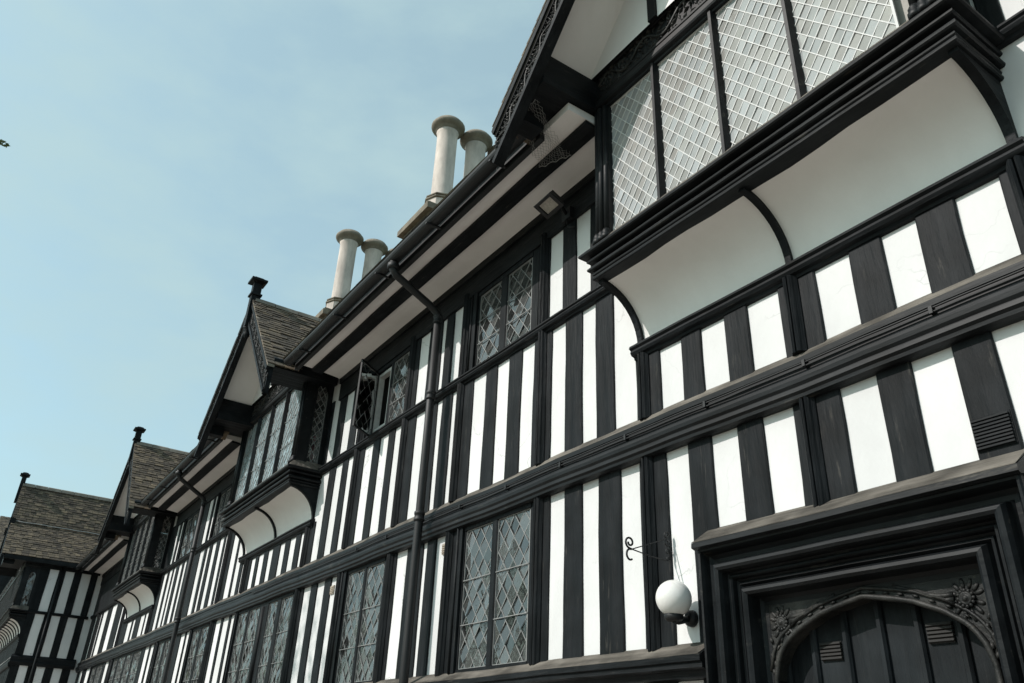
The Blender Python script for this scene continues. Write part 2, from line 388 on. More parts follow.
UP=[(-15.462,-15.29),(-15.164,-14.956),(-13.401,-13.174),(-13.073,-12.86),(-8.319,-8.132),(-7.941,-7.739),(-7.561,-7.369),(-6.213,-6.017),(-5.785,-5.71),(-5.572,-5.377),(-4.13,-3.969),(-3.811,-3.647),(-3.47,-3.29),(-.86,-.66),(-.5,-.33),(.1,.3)]
# windows: (kind, frame x0, x1, z0, z1, lights)
WIN_LOW=[(-5.20,-4.20,2.135,3.155,[(-5.106,-4.745),(-4.68,-4.292)]),
         (-7.33,-6.37,2.135,3.155,[(-7.219,-6.87),(-6.816,-6.467)]),
         (-10.63,-8.56,2.135,3.155,[(-10.537,-10.187),(-10.119,-9.739),(-9.425,-9.133),(-9.014,-8.671)]),
         (-12.76,-11.76,2.135,3.155,[(-12.665,-12.318),(-12.22,-11.883)]),
         (-14.86,-13.93,2.135,3.155,[(-14.752,-14.425),(-14.325,-14.041)]),
         (-18.70,-15.98,2.135,3.155,[(-18.60,-18.2),(-18.092,-17.471),(-17.372,-16.794),(-16.701,-16.10)]),
         (-21.14,-19.68,2.135,3.155,[(-21.06,-20.573),(-20.44,-19.795)])]
WIN_UP=[(-5.24,-4.27,4.455,5.19,[(-5.132,-4.797),(-4.702,-4.365)]),
        (-7.24,-6.33,4.455,5.19,[(-7.134,-6.815),(-6.767,-6.429)]),
        (-14.87,-13.98,4.455,5.19,[(-14.77,-14.45),(-14.38,-14.08)]),
        (-12.82,-12.18,4.455,5.19,[(-12.75,-12.53),(-12.47,-12.26)])]
ORIELS=[(-3.19,-.95),(-10.87,-8.42),(-18.42,-15.92)]

# plaster wall with real openings
xs = {XL, XR}; zs = {0, 2.135, 3.155, 4.455, 5.19, 5.6}
opens = [(w[0]+.03, w[1]-.03, w[2], w[3]) for w in WIN_LOW + WIN_UP] + [(-2.50,-1.46,0,2.32)] + [(a+.06, b-.06, 4.455, 5.6) for a, b in ORIELS]
for o in opens: xs |= {o[0], o[1]}; zs |= {o[2], o[3]}
xs, zs = sorted(xs), sorted(zs); mb = MB()
for i in range(len(xs)-1):
    for j in range(len(zs)-1):
        cx, cz = (xs[i]+xs[i+1])/2, (zs[j]+zs[j+1])/2
        if any(o[0] < cx < o[1] and o[2] < cz < o[3] for o in opens): continue
        mb.add([(xs[i],0,zs[j]),(xs[i+1],0,zs[j]),(xs[i+1],0,zs[j+1]),(xs[i],0,zs[j+1])], [(0,1,2,3)])
mb.build('plaster_wall', M['plaster'], HOUSE, recalc=False)
mb = MB()   # rear and end walls
mb.box(XL, XR, 5.1, 5.2, 0, 5.6); mb.box(XR, XR+.1, .02, 5.2, 0, 5.6); mb.box(XL, XL+.05, .02, 5.1, 0, 5.6)
mb.build('rear_wall', M['plaster'], HOUSE)

POSTS = [-22.1,-18.75,-16.0,-13.75,-11.68,-10.6,-8.5,-7.39,-6.33,-5.33,-4.18,-3.15,-2.08,-.98,.08]
studs = []
def blacks(whites, lo, hi, holes):
    out = []; edges = [lo] + [e for w in whites for e in w] + [hi]
    for k in range(0, len(edges), 2):
        a, b = edges[k], edges[k+1]; segs = [(a, b)]
        for h0, h1 in holes:
            ns = []
            for s0, s1 in segs:
                if h1 <= s0 or h0 >= s1: ns.append((s0, s1))
                else:
                    if h0 > s0: ns.append((s0, h0))
                    if h1 < s1: ns.append((h1, s1))
            segs = ns
        out += [s for s in segs if s[1]-s[0] > .025]
    return out
hl = [(w[0], w[1]) for w in WIN_LOW] + [(-2.74,-1.26)]
studs += [(a, b, 2.12, 3.16) for a, b in blacks(LOW, XL, 1.0, [(w[0], w[1]) for w in WIN_LOW] + [(-2.74,-1.26)])]
studs += [(a, b, 2.60, 3.16) for a, b in blacks([w for w in LOW if -2.75 < w[0] < -1.2], -2.84, -1.07, [])]
for a, b in blacks(MID, XL, 1.0, []):
    top = 4.42
    for o0, o1 in ORIELS:
        if b > o0 and a < o1: top = 3.84
    studs.append((a, b, 3.38, top))
studs += [(a, b, 4.45, 5.25) for a, b in blacks(UP, XL, 1.0, [(w[0], w[1]) for w in WIN_UP] + ORIELS)]
# stretches below the sill, same rhythm
base = blacks([w for w in LOW if w[0] > -9 and not (-2.8 < w[0] < -1.2)], -9, 1.0, [(-2.78,-1.22)])
studs += [(a, b, .5, 2.0) for a, b in base if a > -5]
studs.sort(key=lambda s: -s[1]); far = MB()
for k, (a, b, z0, z1) in enumerate(studs):
    wide = [p for p in POSTS if a+.02 < p < b-.02 and b-a > .2]
    mb = MB() if k < 96 else far
    stud(mb, a, b, z0, z1, 0)
    if k < 96: mb.build('stud', M['timber_v'], HOUSE)
if len(studs) > 96: tag(far.build('stud', M['timber_v'], HOUSE), kind='stuff')
mb = MB(); mb.box(XL, XR, -.02, .0, 0, .5); mb.build('plinth', M['stone_dark'], HOUSE)

# moulded posts: a fluted pilaster standing proud of the stud
def post(x, z0, z1, w=.085, d=.055, y=0):
    pr = [(-w/2,.01),(-w/2,-.02),(-w*.36,-.034),(-w*.30,-d*.8),(-w*.16,-d),(-w*.05,-d*.86),(0,-d*.55),(w*.05,-d*.86),(w*.16,-d),(w*.30,-d*.8),(w*.36,-.034),(w/2,-.02),(w/2,.01)]
    mb = MB(); n = max(2, int((z1-z0)/.2)); ph = random.uniform(0, 30)
    mb.prism([[(x + a + wob(z0+(z1-z0)*i/n+ph,.002,2), y + b, z0+(z1-z0)*i/n) for a, b in pr] for i in range(n+1)])
    return mb.build('post', M['timber_v'], HOUSE)
for p in POSTS:
    in_win = any(w[0] < p < w[1] for w in WIN_LOW)
    in_door = -2.84 < p < -1.2
    if not in_win: post(p, 2.62 if in_door else 2.13, 3.17)
    under = any(a-.0 < p < b for a, b in ORIELS)
    post(p, 3.38, 3.80 if under else 4.40)
    if not under and not any(w[0] < p < w[1] for w in WIN_UP) and abs(p-.08) > .01 and p > -19 and p not in (-8.5,-10.6,-16.0): post(p, 4.45, 5.25)

# moulded rails
RAIL=[(0,3.405),(.046,3.352),(.060,3.346),(.060,3.318),(.050,3.312),(.052,3.292),(.050,3.284),(.052,3.268),(.066,3.262),(.076,3.252),(.082,3.234),(.080,3.214),(.070,3.200),(.070,3.196),(.072,3.178),(.060,3.166),(.058,3.150),(.035,3.143),(0,3.143)]
mb = MB(); sweep(mb, [(XL,0),(XR,0)], RAIL, .005, .17); mb.build('main_rail', M['timber_m'], HOUSE)
mb = MB(); sweep(mb, [(XL,-.002),(XR,-.002)], [(0,3.408),(.047,3.354),(.047,3.349),(0,3.400)], .005, .17); mb.build('rail_weathering', M['weathered'], HOUSE)
UR=[(0,4.463),(.03,4.452),(.062,4.440),(.066,4.425),(.056,4.416),(.060,4.404),(.052,4.390),(.030,4.384),(.026,4.372),(0,4.368)]
cur = XL; spans = []
for a, b in sorted(ORIELS): spans.append((cur, a-.015)); cur = b+.015
spans.append((cur, XR))
for a, b in spans:
    mb = MB(); sweep(mb, [(a,0),(b,0)], UR, .003); mb.build('middle_rail', M['timber_h'], HOUSE)
SILL=[(0,2.147),(.10,2.088),(.112,2.083),(.112,2.056),(.098,2.050),(.10,2.028),(.07,2.018),(.06,1.988),(0,1.983)]
for a, b in ((XL,-2.76),(-1.24,XR)):
    mb = MB(); sweep(mb, [(a,0),(b,0)], SILL, .004, .2); mb.build('sill_rail', M['timber_h'], HOUSE)
    mb = MB(); sweep(mb, [(a+.01,-.003),(b-.01,-.003)], [(0,2.151),(.098,2.092),(.108,2.087),(.108,2.084),(0,2.142)], .004, .2); mb.build('sill_weathering', M['weathered'], HOUSE)

# eaves: plate, coved soffit with a board, fascia and gutter
eaves = [(-23.2,-18.72),(-15.62,-11.14),(-8.16,-3.21),(-.93,XR)]
for a, b in eaves:
    mb = MB(); mb.box(a, b, -.03, .0, 5.195, 5.47, .002); mb.box(a, b, -.05, -.03, 5.40, 5.475); mb.build('wall_plate', M['timber_h'], HOUSE)
    n = 9; cv = [(.03 + .52*(t/n), 5.465 + .035*math.sin(math.pi/2*t/n)) for t in range(n+1)]
    mb = MB(); sweep(mb, [(a,0),(b,0)], cv + [(.55,5.56),(.03,5.56)], .003, .3); mb.build('soffit', M['cove'], HOUSE)
    mb = MB(); sweep(mb, [(a,0),(b,0)], [(.275,5.475),(.275,5.455),(.40,5.462),(.40,5.49)], .003, .3); mb.build('soffit_board', M['timber_h'], HOUSE)
for a, b in [(-23.2,-18.8),(-15.56,-11.1),(-8.22,-3.50),(-.5,XR)]:
    mb = MB(); mb.box(a, b, -.575, -.535, 5.44, 5.60, .003)
    pr = [(.600+.058*(1-math.cos(t)), 5.525-.058*math.sin(t)) for t in [math.pi*k/10 for k in range(11)]]
    pr = pr + [(.708,5.53),(.66,5.52),(.608,5.53)]
    sweep(mb, [(a,0),(b,0)], pr, .004, .3)
    x = a + .5
    while x < b:
        mb.box(x-.012, x+.012, -.722, -.578, 5.455, 5.468, .002); x += .95
    mb.build('gutter', M['iron'], HOUSE)

# main roof under stone slates
EAVE_Y, EAVE_Z, SL = -.66, 5.60, 1.15
RIDGE_Y = 2.22; RIDGE_Z = EAVE_Z + (RIDGE_Y-EAVE_Y)*SL
def slates(mb, E, D, L, Uv, H, N, row=.115, trim=None, wmin=.10, wmax=.17, cut=None):
    """courses of individual slates on a plane: E eave corner, D along eave, Uv up the slope, N normal"""
    E, D, Uv, N = Vector(E), Vector(D).normalized(), Vector(Uv).normalized(), Vector(N).normalized(); h = 0.0; k = 0
    while h < H - .03:
        rw = row*(1 - .25*h/H)*random.uniform(.9,1.1); l0, l1 = (0, L) if not trim else trim(h/H)
        spans = [(l0, l1)]
        if cut: spans = cut(h/H)
        for l0, l1 in spans:
         s = l0 - random.uniform(0,.08)
         while s < l1:
             w = random.uniform(wmin, wmax); a, b = max(s, l0), min(s+w-.006, l1)
             if b - a > .03:
                 t = random.uniform(.009,.015); lo = random.uniform(-.006,.004); tl = random.uniform(-.003,.003)
                 p = [E + D*a + Uv*(h+lo-tl), E + D*b + Uv*(h+lo+tl), E + D*b + Uv*(min(h+rw*1.35,H)), E + D*a + Uv*(min(h+rw*1.35,H))]
                 lift = [N*(t*1.1), N*(t*1.1), N*.002, N*.002]
                 mb.add([q + f for q, f in zip(p, lift)] + [q + f + N*t for q, f in zip(p, lift)],
                        [(3,2,1,0),(4,5,6,7),(0,1,5,4),(1,2,6,5),(2,3,7,6),(3,0,4,7)])
             s += w
        h += rw; k += 1
mb = MB()
up = Vector((0,1,SL)).normalized(); nn = Vector((0,-SL,1)).normalized(); HL = math.hypot(RIDGE_Y-EAVE_Y, RIDGE_Z-EAVE_Z)
GABLES = [(-2.07,1.55,5.47,7.20),(-9.65,1.40,5.44,6.93),(-17.2,1.52,5.44,7.10)]
def roof_spans(f):
    """stretches of main roof left between the gables at fraction f of the slope"""
    z = EAVE_Z + f*(RIDGE_Z-EAVE_Z); out = []; a = XL
    for xc, hw, zf, za in sorted(GABLES):
        t = hw*(za-.05-z)/(za-zf)
        if t <= 0: continue
        out.append((a, xc-t)); a = xc+t
    out.append((a, XR)); return out
slates(mb, (0, EAVE_Y, EAVE_Z), (1,0,0), 0, up, HL, nn, .24, None, .25, .45, roof_spans)
fr_ = [i/14*.47 for i in range(15)] + [1.0]
for f0, f1 in zip(fr_[:-1], fr_[1:]):
    A_, B_ = roof_spans(f0), roof_spans(f1) if len(roof_spans(f1)) == len(roof_spans(f0)) else roof_spans(f0)
    pt = lambda x, f: (x, EAVE_Y+.06+f*(RIDGE_Y-EAVE_Y-.06), EAVE_Z+.01+f*(RIDGE_Z-.07-EAVE_Z))
    for (a0, a1), (b0, b1) in zip(A_, B_): mb.add([pt(a0,f0),pt(a1,f0),pt(b1,f1),pt(b0,f1)],[(0,1,2,3)])
mb.add([(XL,RIDGE_Y,RIDGE_Z-.06),(XR,RIDGE_Y,RIDGE_Z-.06),(XR,5.5,5.55),(XL,5.5,5.55)], [(0,1,2,3)])
roof = mb.build('roof', M['slate'], HOUSE)
mb = MB(); mb.add([(XR,0,5.6),(XR,5.2,5.6),(XR,RIDGE_Y,RIDGE_Z-.08)], [(0,1,2)]); mb.build('end_gable', M['plaster'], HOUSE)

# ---- windows
def room(parent, x0, x1, y0, y1, z0, z1):
    mb = MB(); mb.add([(x0,y0,z0),(x1,y0,z0),(x1,y1,z0),(x0,y1,z0),(x0,y0,z1),(x1,y0,z1),(x1,y1,z1),(x0,y1,z1)],
                      [(0,1,2,3),(4,7,6,5),(0,3,7,4),(1,5,6,2),(3,2,6,7)])
    mb.build('reveal', M['room'], parent)
def curtain_backing(parent, x0, x1, y, z0, z1, m, fold=.02):
    n = max(6, int((x1-x0)/.03)); mb = MB()
    ph = random.uniform(0,6)
    top = [(x0+(x1-x0)*i/n, y+fold*math.sin(i*.9+ph), z1) for i in range(n+1)]; bot = [(p[0], p[1], z0) for p in top]
    mb.prism([bot, top], False, True, False); return mb.build('curtain', M[m], parent)
def window(x0, x1, z0, z1, lights, kind, skip=None):
    mb = MB(); e = .055
    # outer moulded frame, members butted end to end
    mb.box(x0, lights[0][0]-.02, -.034, .02, z0, z1, .001); mb.box(lights[-1][1]+.012, x1, -.014, .02, z0, z1, .001)
    mb.box(x0+.035, lights[0][0], -.014, .05, z0+.002, z1-.002); mb.box(lights[-1][1], x1-.035, -.006, .05, z0+.002, z1-.002)
    mb.box(lights[0][0]-.018, lights[-1][1]+.018, -.020, .05, z1-.040, z1-.001); mb.box(lights[0][0]-.018, lights[-1][1]+.018, -.018, .05, z0-.02, z0+.024)
    mb.tube([(x0+.02,-.036,z0),(x0+.02,-.036,z1)], .012, 8)
    for a, b in zip(lights[:-1], lights[1:]):
        w0, w1 = a[1], b[0]; c = (w0+w1)/2
        mb.prism([[(w0-.004,.05,z),(w0-.004,-.006,z),(w0+.008,-.018,z),(w1-.008,-.018,z),(w1+.004,-.006,z),(w1+.004,.05,z)] for z in (z0+.025, z1-.041)])
        if w1 - w0 > .2: mb.tube([(c,-.016,z0+.03),(c,-.016,z1-.06)], .03, 8)
    fr = mb.build('window', M['timber_v'], HOUSE)
    for i, (a, b) in enumerate(lights):
        if skip == i: continue
        leaded(fr, (0,.002,0), (1,0,0), a, b, z0+.024, z1-.040, .122, .152, tilt=.06)
    room(fr, x0+.03, x1-.03, .055, .75, z0, z1)
    if kind == 'low':
        for (a, b) in lights:
            curtain_backing(fr, a-.01, b+.01, .085, z0+.01, z1-.01, 'curtain_dark')  # added sheet whose colour imitates reflections in the glass
    return fr
for w in WIN_LOW: window(*w, 'low')
u = [window(*w, 'up', 0 if k == 1 else None) for k, w in enumerate(WIN_UP)]
curtain_backing(u[0], -4.50, -4.40, .10, 4.5, 4.85, 'red', .01); curtain_backing(u[0], -5.13, -4.6, .16, 4.47, 4.70, 'curtain_blue', .01)
# the upper window with one casement standing open
fr = u[1]; mb = MB()
mb.box(-7.134,-7.10,-.005,.05,4.485,5.135); mb.box(-6.85,-6.815,-.005,.05,4.485,5.135); mb.box(-7.10,-6.85,-.005,.05,5.10,5.134); mb.box(-7.10,-6.85,-.005,.05,4.485,4.52)
mb.build('casement_frame', M['white_paint'], fr)
curtain_backing(fr, -6.905, -6.86, .07, 4.52, 4.74, 'red', .008); curtain_backing(fr, -6.76, -6.5, .14, 4.49, 4.72, 'curtain_blue', .01)
ang = R(-54); U = Vector((math.cos(ang), math.sin(ang), 0)); O = Vector((-7.13,-.01,0)); mb = MB(); N = U.cross(Vector((0,0,1)))
for uu in (.006,.349): mb.obox(O+U*uu+Vector((0,0,4.80)), U*.008, N*.009, Vector((0,0,.36)))
for zz in (4.45,5.15): mb.obox(O+U*.178+Vector((0,0,zz)), U*.17, N*.009, Vector((0,0,.009)))
cas = mb.build('open_casement', M['iron'], fr)
l = MB()
leaded_parent = fr
leaded(fr, O + N*0, U, .012, .343, 4.458, 5.142, .125, .155, 'glass', 'lead')

# ---- oriel windows
def oriel(x0, x1, house, y0=0.0, backing='curtain_pale', gl='glass', ld='lead', lights=None, side_left=True, red=False, head=5.56, ribs=1):
    w = x1 - x0; Q = .33
    Y = lambda q: y0 - q
    # moulded sill, swept round three sides
    path = [(x0+.03, Y(0)), (x0+.03, Y(Q-.02)), (x1-.03, Y(Q-.02)), (x1-.03, Y(0))]
    sill = [(-.04,4.512),(.0,4.512),(.010,4.506),(.078,4.414)]
    for o_, z_, r_, gap in ((.092,4.392,.017,.050),(.058,4.350,.014,.020),(.054,4.290,.016,.016),(.036,4.258,.012,.010),(.034,4.229,.015,-.03)):
        sill += [(o_ + r_*math.cos(R(a_)), z_ + r_*math.sin(R(a_))) for a_ in (75,40,5,-30,-65)] + [(gap, z_-r_*.95)]
    sill += [(-.05,4.214)]
    mb = MB(); sweep(mb, path, sill, .003, .16)
    # head beam over the lights, swept as well
    hd = [(-.02,head+.002),(.012,head),(.016,head+.016),(.040,head+.020),(.046,head+.032),(.046,head+.070),(.040,head+.076),(.048,head+.082),(.050,head+.096),(.034,head+.100),(.030,head+.30),(.044,head+.304),(.056,head+.322),(.048,head+.36),(-.02,head+.36)]
    sweep(mb, path, hd, .003, .2)
    # corner posts: bundles of rolls
    for xc, sx in ((x0+.055,1),(x1-.07,-1)):
        mb.box(xc-.062, xc+.062, Y(.325), Y(.20), 4.47, head+.01, .002)
        for k in (-1,0,1): mb.tube([(xc+k*.04, Y(.335-abs(k)*.008), 4.52), (xc+k*.04, Y(.335-abs(k)*.008), head)], .021, 8)
        for k in (-1,0,1):  # moulded foot
            mb.lathe((xc+k*.04, Y(.335), 4.47), [(.034,0),(.036,.03),(.026,.04),(.03,.055),(.021,.075)], 8)
        xs_ = x1-.03 if sx < 0 else x0+.03
        mb.box(xs_-.03, xs_+.03, Y(.205), Y(.195), 4.47, head+.01)
    # side frames against the wall
    for xs_ in (x0+.05, x1-.05):
        mb.box(xs_-.035, xs_+.035, Y(.055), Y(-.02), 4.47, head+.01, .001)
        mb.box(xs_-.028, xs_+.028, Y(.20), Y(.055), head-.10, head+.01)
    wm = MB(); sweep(wm, path, [(.008,4.512),(.014,4.508),(.080,4.419),(.086,4.411),(.080,4.408),(.008,4.503)], .003, .16)
    body = mb.build('oriel_window', M['timber_m'], house)
    wm.build('sill_weathering', M['weathered'], body)
    if lights is None:
        s = w/2.24; lights = [(x0+a*s, x0+b*s) for a, b in ((.13,.565),(.61,1.055),(1.10,1.545),(1.59,2.08))]
    for a, b in zip(lights[:-1], lights[1:]):
        m = MB(); c = (a[1]+b[0])/2; hw = (b[0]-a[1])/2+.003
        m.prism([[(c-hw,Y(.27),z),(c-hw,Y(.30),z),(c-.010,Y(.335),z),(c+.010,Y(.335),z),(c+hw,Y(.30),z),(c+hw,Y(.27),z)] for z in (4.475,4.7,4.95,5.2,head+.01)])
        m.build('mullion', M['timber_m'], body)
    for a, b in lights: leaded(body, (0,Y(.29),0), (1,0,0), a-.004, b+.004, 4.485, head, *((.090, .118) if backing == 'curtain_pale' else (.104, .136)), gl, ld, .005, .03, backing != 'curtain_pale', .099 if backing == 'curtain_pale' else None)
    # side lights with an arched head
    for side in (1,-1):
        xx = x1-.05 if side > 0 else x0+.05
        O_, U_ = ((xx, Y(0), 0), (0,1,0)) if side > 0 else ((xx, Y(0), 0), (0,-1,0))
        rng = (-.20,-.055) if side > 0 else (.055,.20)
        leaded(body, O_, U_, rng[0], rng[1], 4.49, head-.06, .075, .11, 'glass', 'lead', .007)
        m = MB(); n = 10   # spandrel plate cut to a pointed arch
        za, zt = head-.22, head-.03; yc = -.1275; hw = .0725
        for sg in (-1, 1):
            arc = [(yc+sg*hw*(1-(k/n)**1.6), za+(zt-.06-za)*math.sin(math.pi/2*k/n)) for k in range(n+1)]
            ring = arc + [(yc, zt), (yc+sg*hw, zt)]
            m.prism([[(xx+side*.004, y0 + yy, z) for yy, z in ring], [(xx+side*.026, y0 + yy, z) for yy, z in ring]])
        m.build('arched_head', M['timber_y'], body)
    # plaster cove below, end cheeks and ribs
    arc = [(.345-.345*math.cos(t), 3.87+.352*math.sin(t)) for t in [R(86)*k/10 for k in range(11)]]
    fine = [(.345-.345*math.cos(t), 3.87+.352*math.sin(t)) for t in [R(86)*k/28 for k in range(29)]]
    m = MB(); nx = 24; m.prism([[(x0+.04+(w-.08)*i/nx, Y(q+wob(x0+w*i/nx+z*3,.0025,6)*(.3 < (k+1)/29 < .95)), z) for k, (q, z) in enumerate(fine)] for i in range(nx+1)], False, True, False)
    m.build('cove', M['cove'], body)
    for xa, xb, solid in [(x0+.0,x0+.04,1),(x1-.04,x1-.0,1)] + [(x0+w*k/(ribs+1)-.018, x0+w*k/(ribs+1)+.018, 0) for k in range(1, ribs+1)]:
        m = MB(); o = .022
        out = [(q + o*math.sin(R(86)*k/10)*1 , z - o*math.cos(R(86)*k/10)) for k, (q, z) in enumerate(arc)]
        out = [(max(q - 0, .0) + .0, z) for q, z in [(.345-(.345-o)*math.cos(t), 3.87+(.352-o)*math.sin(t)) for t in [R(86)*k/10 for k in range(11)]]]
        inn = arc if not solid else [(.0,3.87),(.0,4.24),(.27,4.24)]
        ring = out + (list(reversed(arc)) if not solid else [(.325,4.235),(0,4.235),(0,3.87)])
        m.prism([[(xa, Y(q), z) for q, z in ring], [(xb, Y(q), z) for q, z in ring]])
        m.build('cove_rib' if not solid else 'cove_cheek', M['timber_y'], body)
    m = MB(); sweep(m, [(x0-.03, y0), (x1+.03, y0)], [(0,3.885),(.022,3.880),(.060,3.865),(.066,3.848),(.052,3.838),(.056,3.822),(.046,3.806),(.026,3.800),(.022,3.785),(0,3.780)], .003)
    m.build('cove_rail', M['timber_h'], body)
    # carved frieze and carved sill hollow
    m = MB(); kk = 1.0 if x0 > -12 else 1.8
    carve_dense(m, (x0+.06, Y(.342), head+.20), (1,0,0), (0,0,1), (0,-1,0), w-.12, .19, kk)
    carve_dense(m, (x0+.03, Y(.342), 4.318), (1,0,0), (0,0,1), (0,-1,0), w-.06, .042, kk*1.6)
    m.build('carved_vine', M['carved'], body)
    # inside
    m = MB(); m.add([(x0+.09,Y(.2),4.47),(x1-.09,Y(.2),4.47),(x1-.09,Y(-.9),4.47),(x0+.09,Y(-.9),4.47),(x0+.09,Y(.2),head+.1),(x1-.09,Y(.2),head+.1),(x1-.09,Y(-.9),head+.1),(x0+.09,Y(-.9),head+.1)],
                    [(0,3,2,1),(4,5,6,7),(3,7,6,2)])
    m.add([(x0+.07,Y(-.02),4.47),(x0+.07,Y(-.9),4.47),(x0+.07,Y(-.9),head+.1),(x0+.07,Y(-.02),head+.1)],[(0,1,2,3)])
    m.add([(x1-.07,Y(-.02),4.47),(x1-.07,Y(-.9),4.47),(x1-.07,Y(-.9),head+.1),(x1-.07,Y(-.02),head+.1)],[(0,1,2,3)])
    m.build('reveal', M['room'], body, recalc=False)
    if backing: curtain_backing(body, x0+.10, x1-.10, Y(.245), 4.48, head+.05, backing, .006)
    if red: curtain_backing(body, x1-.20, x1-.10, Y(.10), 4.5, 4.86, 'red', .012)
    return body

def gable(xc, hw, y0, zf, za, house, q=.85, roof_back=1.35, tymp=True, head=5.83):
    """projecting gable: slated slopes, carved bargeboards, plaster triangle, finial"""
    sl = (za-zf)/hw; c = Vector((hw,0,za-zf)).normalized()
    body = MB(); yb, yf = y0-.39, y0-q
    # plaster triangle (set back) and its black frame
    t = hw*(za-.13-head)/(za-zf)
    body.add([(xc-t,yb,head),(xc+t,yb,head),(xc,yb,za-.13)],[(0,1,2)])
    gb = body.build('gable', M['cove'], house, recalc=False)
    m = MB(); tz = za-.13-head
    m.box(xc-.06, xc+.06, yb-.02, yb+.01, head, za-.2)
    for s in (-1,1):
        m.box(xc+s*t*.42-.035, xc+s*t*.42+.035, yb-.018, yb+.01, head, head+tz*.52)
    m.build('gable_stud', M['timber_v'], gb)
    for s in (-1, 1):
        # underside of the overhang
        m = MB(); th = .10
        P = lambda xx, y, dz: (xc+s*xx, y, za-sl*xx+dz)
        xe = t
        m.add([P(0,yf+.03,-.13),P(xe,yf+.03,-.13),P(xe,yb+.01,-.13),P(0,yb+.01,-.13)],[(0,1,2,3)])
        m.build('soffit', M['cove'], gb, recalc=False)
        # slated slope
        upv = Vector((-s*hw,0,za-zf)); HH = upv.length; n = Vector((s*(za-zf),0,hw)).normalized()
        E = Vector((xc+s*hw, yf-.035, zf)); back = (za-EAVE_Z)/SL
        m = MB(); slates(m, E, (0,1,0), 1, upv, HH, n, .085, lambda f: (0.0, q-.60+ (f*(zf+(za-zf)-EAVE_Z)/SL if y0==0 else roof_back) + .12 ))
        L1 = q + back
        m.add([P(0,yf-.02,0),P(hw,yf-.02,0),P(hw,EAVE_Y+y0,0),P(0,y0+back+EAVE_Y+.05,0)],[(0,1,2,3)])
        m.add([P(0,yf-.02,-.09),P(hw,yf-.02,-.09),P(hw,yf-.02,0.0),P(0,yf-.02,0.0)],[(0,1,2,3)])
        m.build('roof_slope', M['slate'], gb)
        # mortar edging under the slates at the verge
        m = MB(); m.prism([[P(0,yf-.03,-.01),P(0,yf+.05,-.01),P(0,yf+.05,.018),P(0,yf-.03,.018)],[P(hw+.02,yf-.03,-.01),P(hw+.02,yf+.05,-.01),P(hw+.02,yf+.05,.018),P(hw+.02,yf-.03,.018)]])
        m.build('verge', M['mortar'], gb)
        # bargeboard: board, mouldings and running vine
        m = MB(); dep = .36
        def bar(a, b, y1, y2, ext=0.0):
            m.prism([[P(0,y1,-a),P(0,y2,-a),P(0,y2,-b),P(0,y1,-b)],[P(hw+ext,y1,-a+0),P(hw+ext,y2,-a),P(hw-.02+ext,y2,-b),P(hw-.02+ext,y1,-b)]])
        bar(.015, dep, yf, yf+.05); bar(.012, .075, yf-.035, yf, .02); bar(.085, .11, yf-.018, yf); bar(dep-.055, dep-.002, yf-.026, yf); bar(dep-.085, dep-.065, yf-.012, yf)
        bb = m.build('bargeboard', M['timber_h'], gb)
        m = MB(); D = Vector((s*hw,0,-(za-zf))).normalized(); V = Vector((-D.z*s,0,D.x*s)) ; V = Vector((0,-1,0)).cross(D)
        carve_dense(m, Vector(P(.06,yf-.004,-.205)), D, V, (0,-1,0), HH-.12, .13, 1.0 if xc > -12 else 1.6)
        m.build('carved_vine', M['carved'], bb)
        # boxed return between bargeboard and oriel
        if True:
            m = MB(); zb0 = zf+.10 if s < 0 else zf+.01
            m.prism([[(xc+s*(hw-.05),y,zb0),(xc+s*(t-.02),y,zb0),(xc+s*(t-.02),y,head),(xc+s*t,y,head),(xc+s*(hw-.05),y,zf+.12)] for y in ((yf+.055, y0-.02) if s < 0 else (yf+.055, y0-.02))])
            if s < 0: m.box(xc-hw+.06, xc-hw+.20, yf+.06, y0-.60, zf-.02, zf+.098, .003)
            m.build('gable_foot', M['timber_y'], gb)
    # ridge tiles and finial
    m = MB(); yy = yf; bk = y0 + (za-EAVE_Z)/SL + EAVE_Y if y0 == 0 else y0+roof_back
    while yy < bk:
        l = random.uniform(.26,.34); dz = random.uniform(-.004,.006)
        m.prism([[(xc-.085,y,za-.055+dz),(xc-.05,y,za+.012+dz),(xc,y,za+.04+dz),(xc+.05,y,za+.012+dz),(xc+.085,y,za-.055+dz),(xc,y,za-.02)] for y in (yy, yy+l-.008)]); yy += l
    m.build('ridge', M['ridge'], gb)
    m = MB(); fy = yf+.0
    m.box(xc-.055, xc+.055, fy-.06, fy+.05, za-.42, za+.25, .003)
    m.box(xc-.075, xc+.075, fy-.08, fy+.07, za+.05, za+.075); 
    pr = [(.06,.235),(.085,.25),(.105,.26),(.105,.29),(.075,.30),(.055,.325),(.012,.345)]
    m.prism([[(xc+r*sx, fy-.005+r*sy, za+h) for sx, sy in ((-1,-1),(1,-1),(1,1),(-1,1))] for r, h in pr])
    m.lathe((xc, fy-.005, za-.42), [(.01,-.16),(.035,-.13),(.045,-.09),(.025,-.05),(.06,-.02),(.06,0)], 8)
    m.build('finial', M['timber_v'], gb)
    return gb

LT1 = [(-3.075,-2.652),(-2.618,-2.162),(-2.128,-1.682),(-1.648,-1.165)]
oriel(-3.19,-.95, HOUSE, 0, 'curtain_pale', 'glass_grey', 'lead_white', LT1)
oriel(-10.87,-8.42, HOUSE, 0, 'curtain_blue', 'glass_pale', red=True)
oriel(-18.42,-15.92, HOUSE, 0, None)
gable(-2.07, 1.55, 0, 5.47, 7.20, HOUSE)
gable(-9.65, 1.40, 0, 5.44, 6.93, HOUSE)
gable(-17.2, 1.52, 0, 5.44, 7.10, HOUSE)

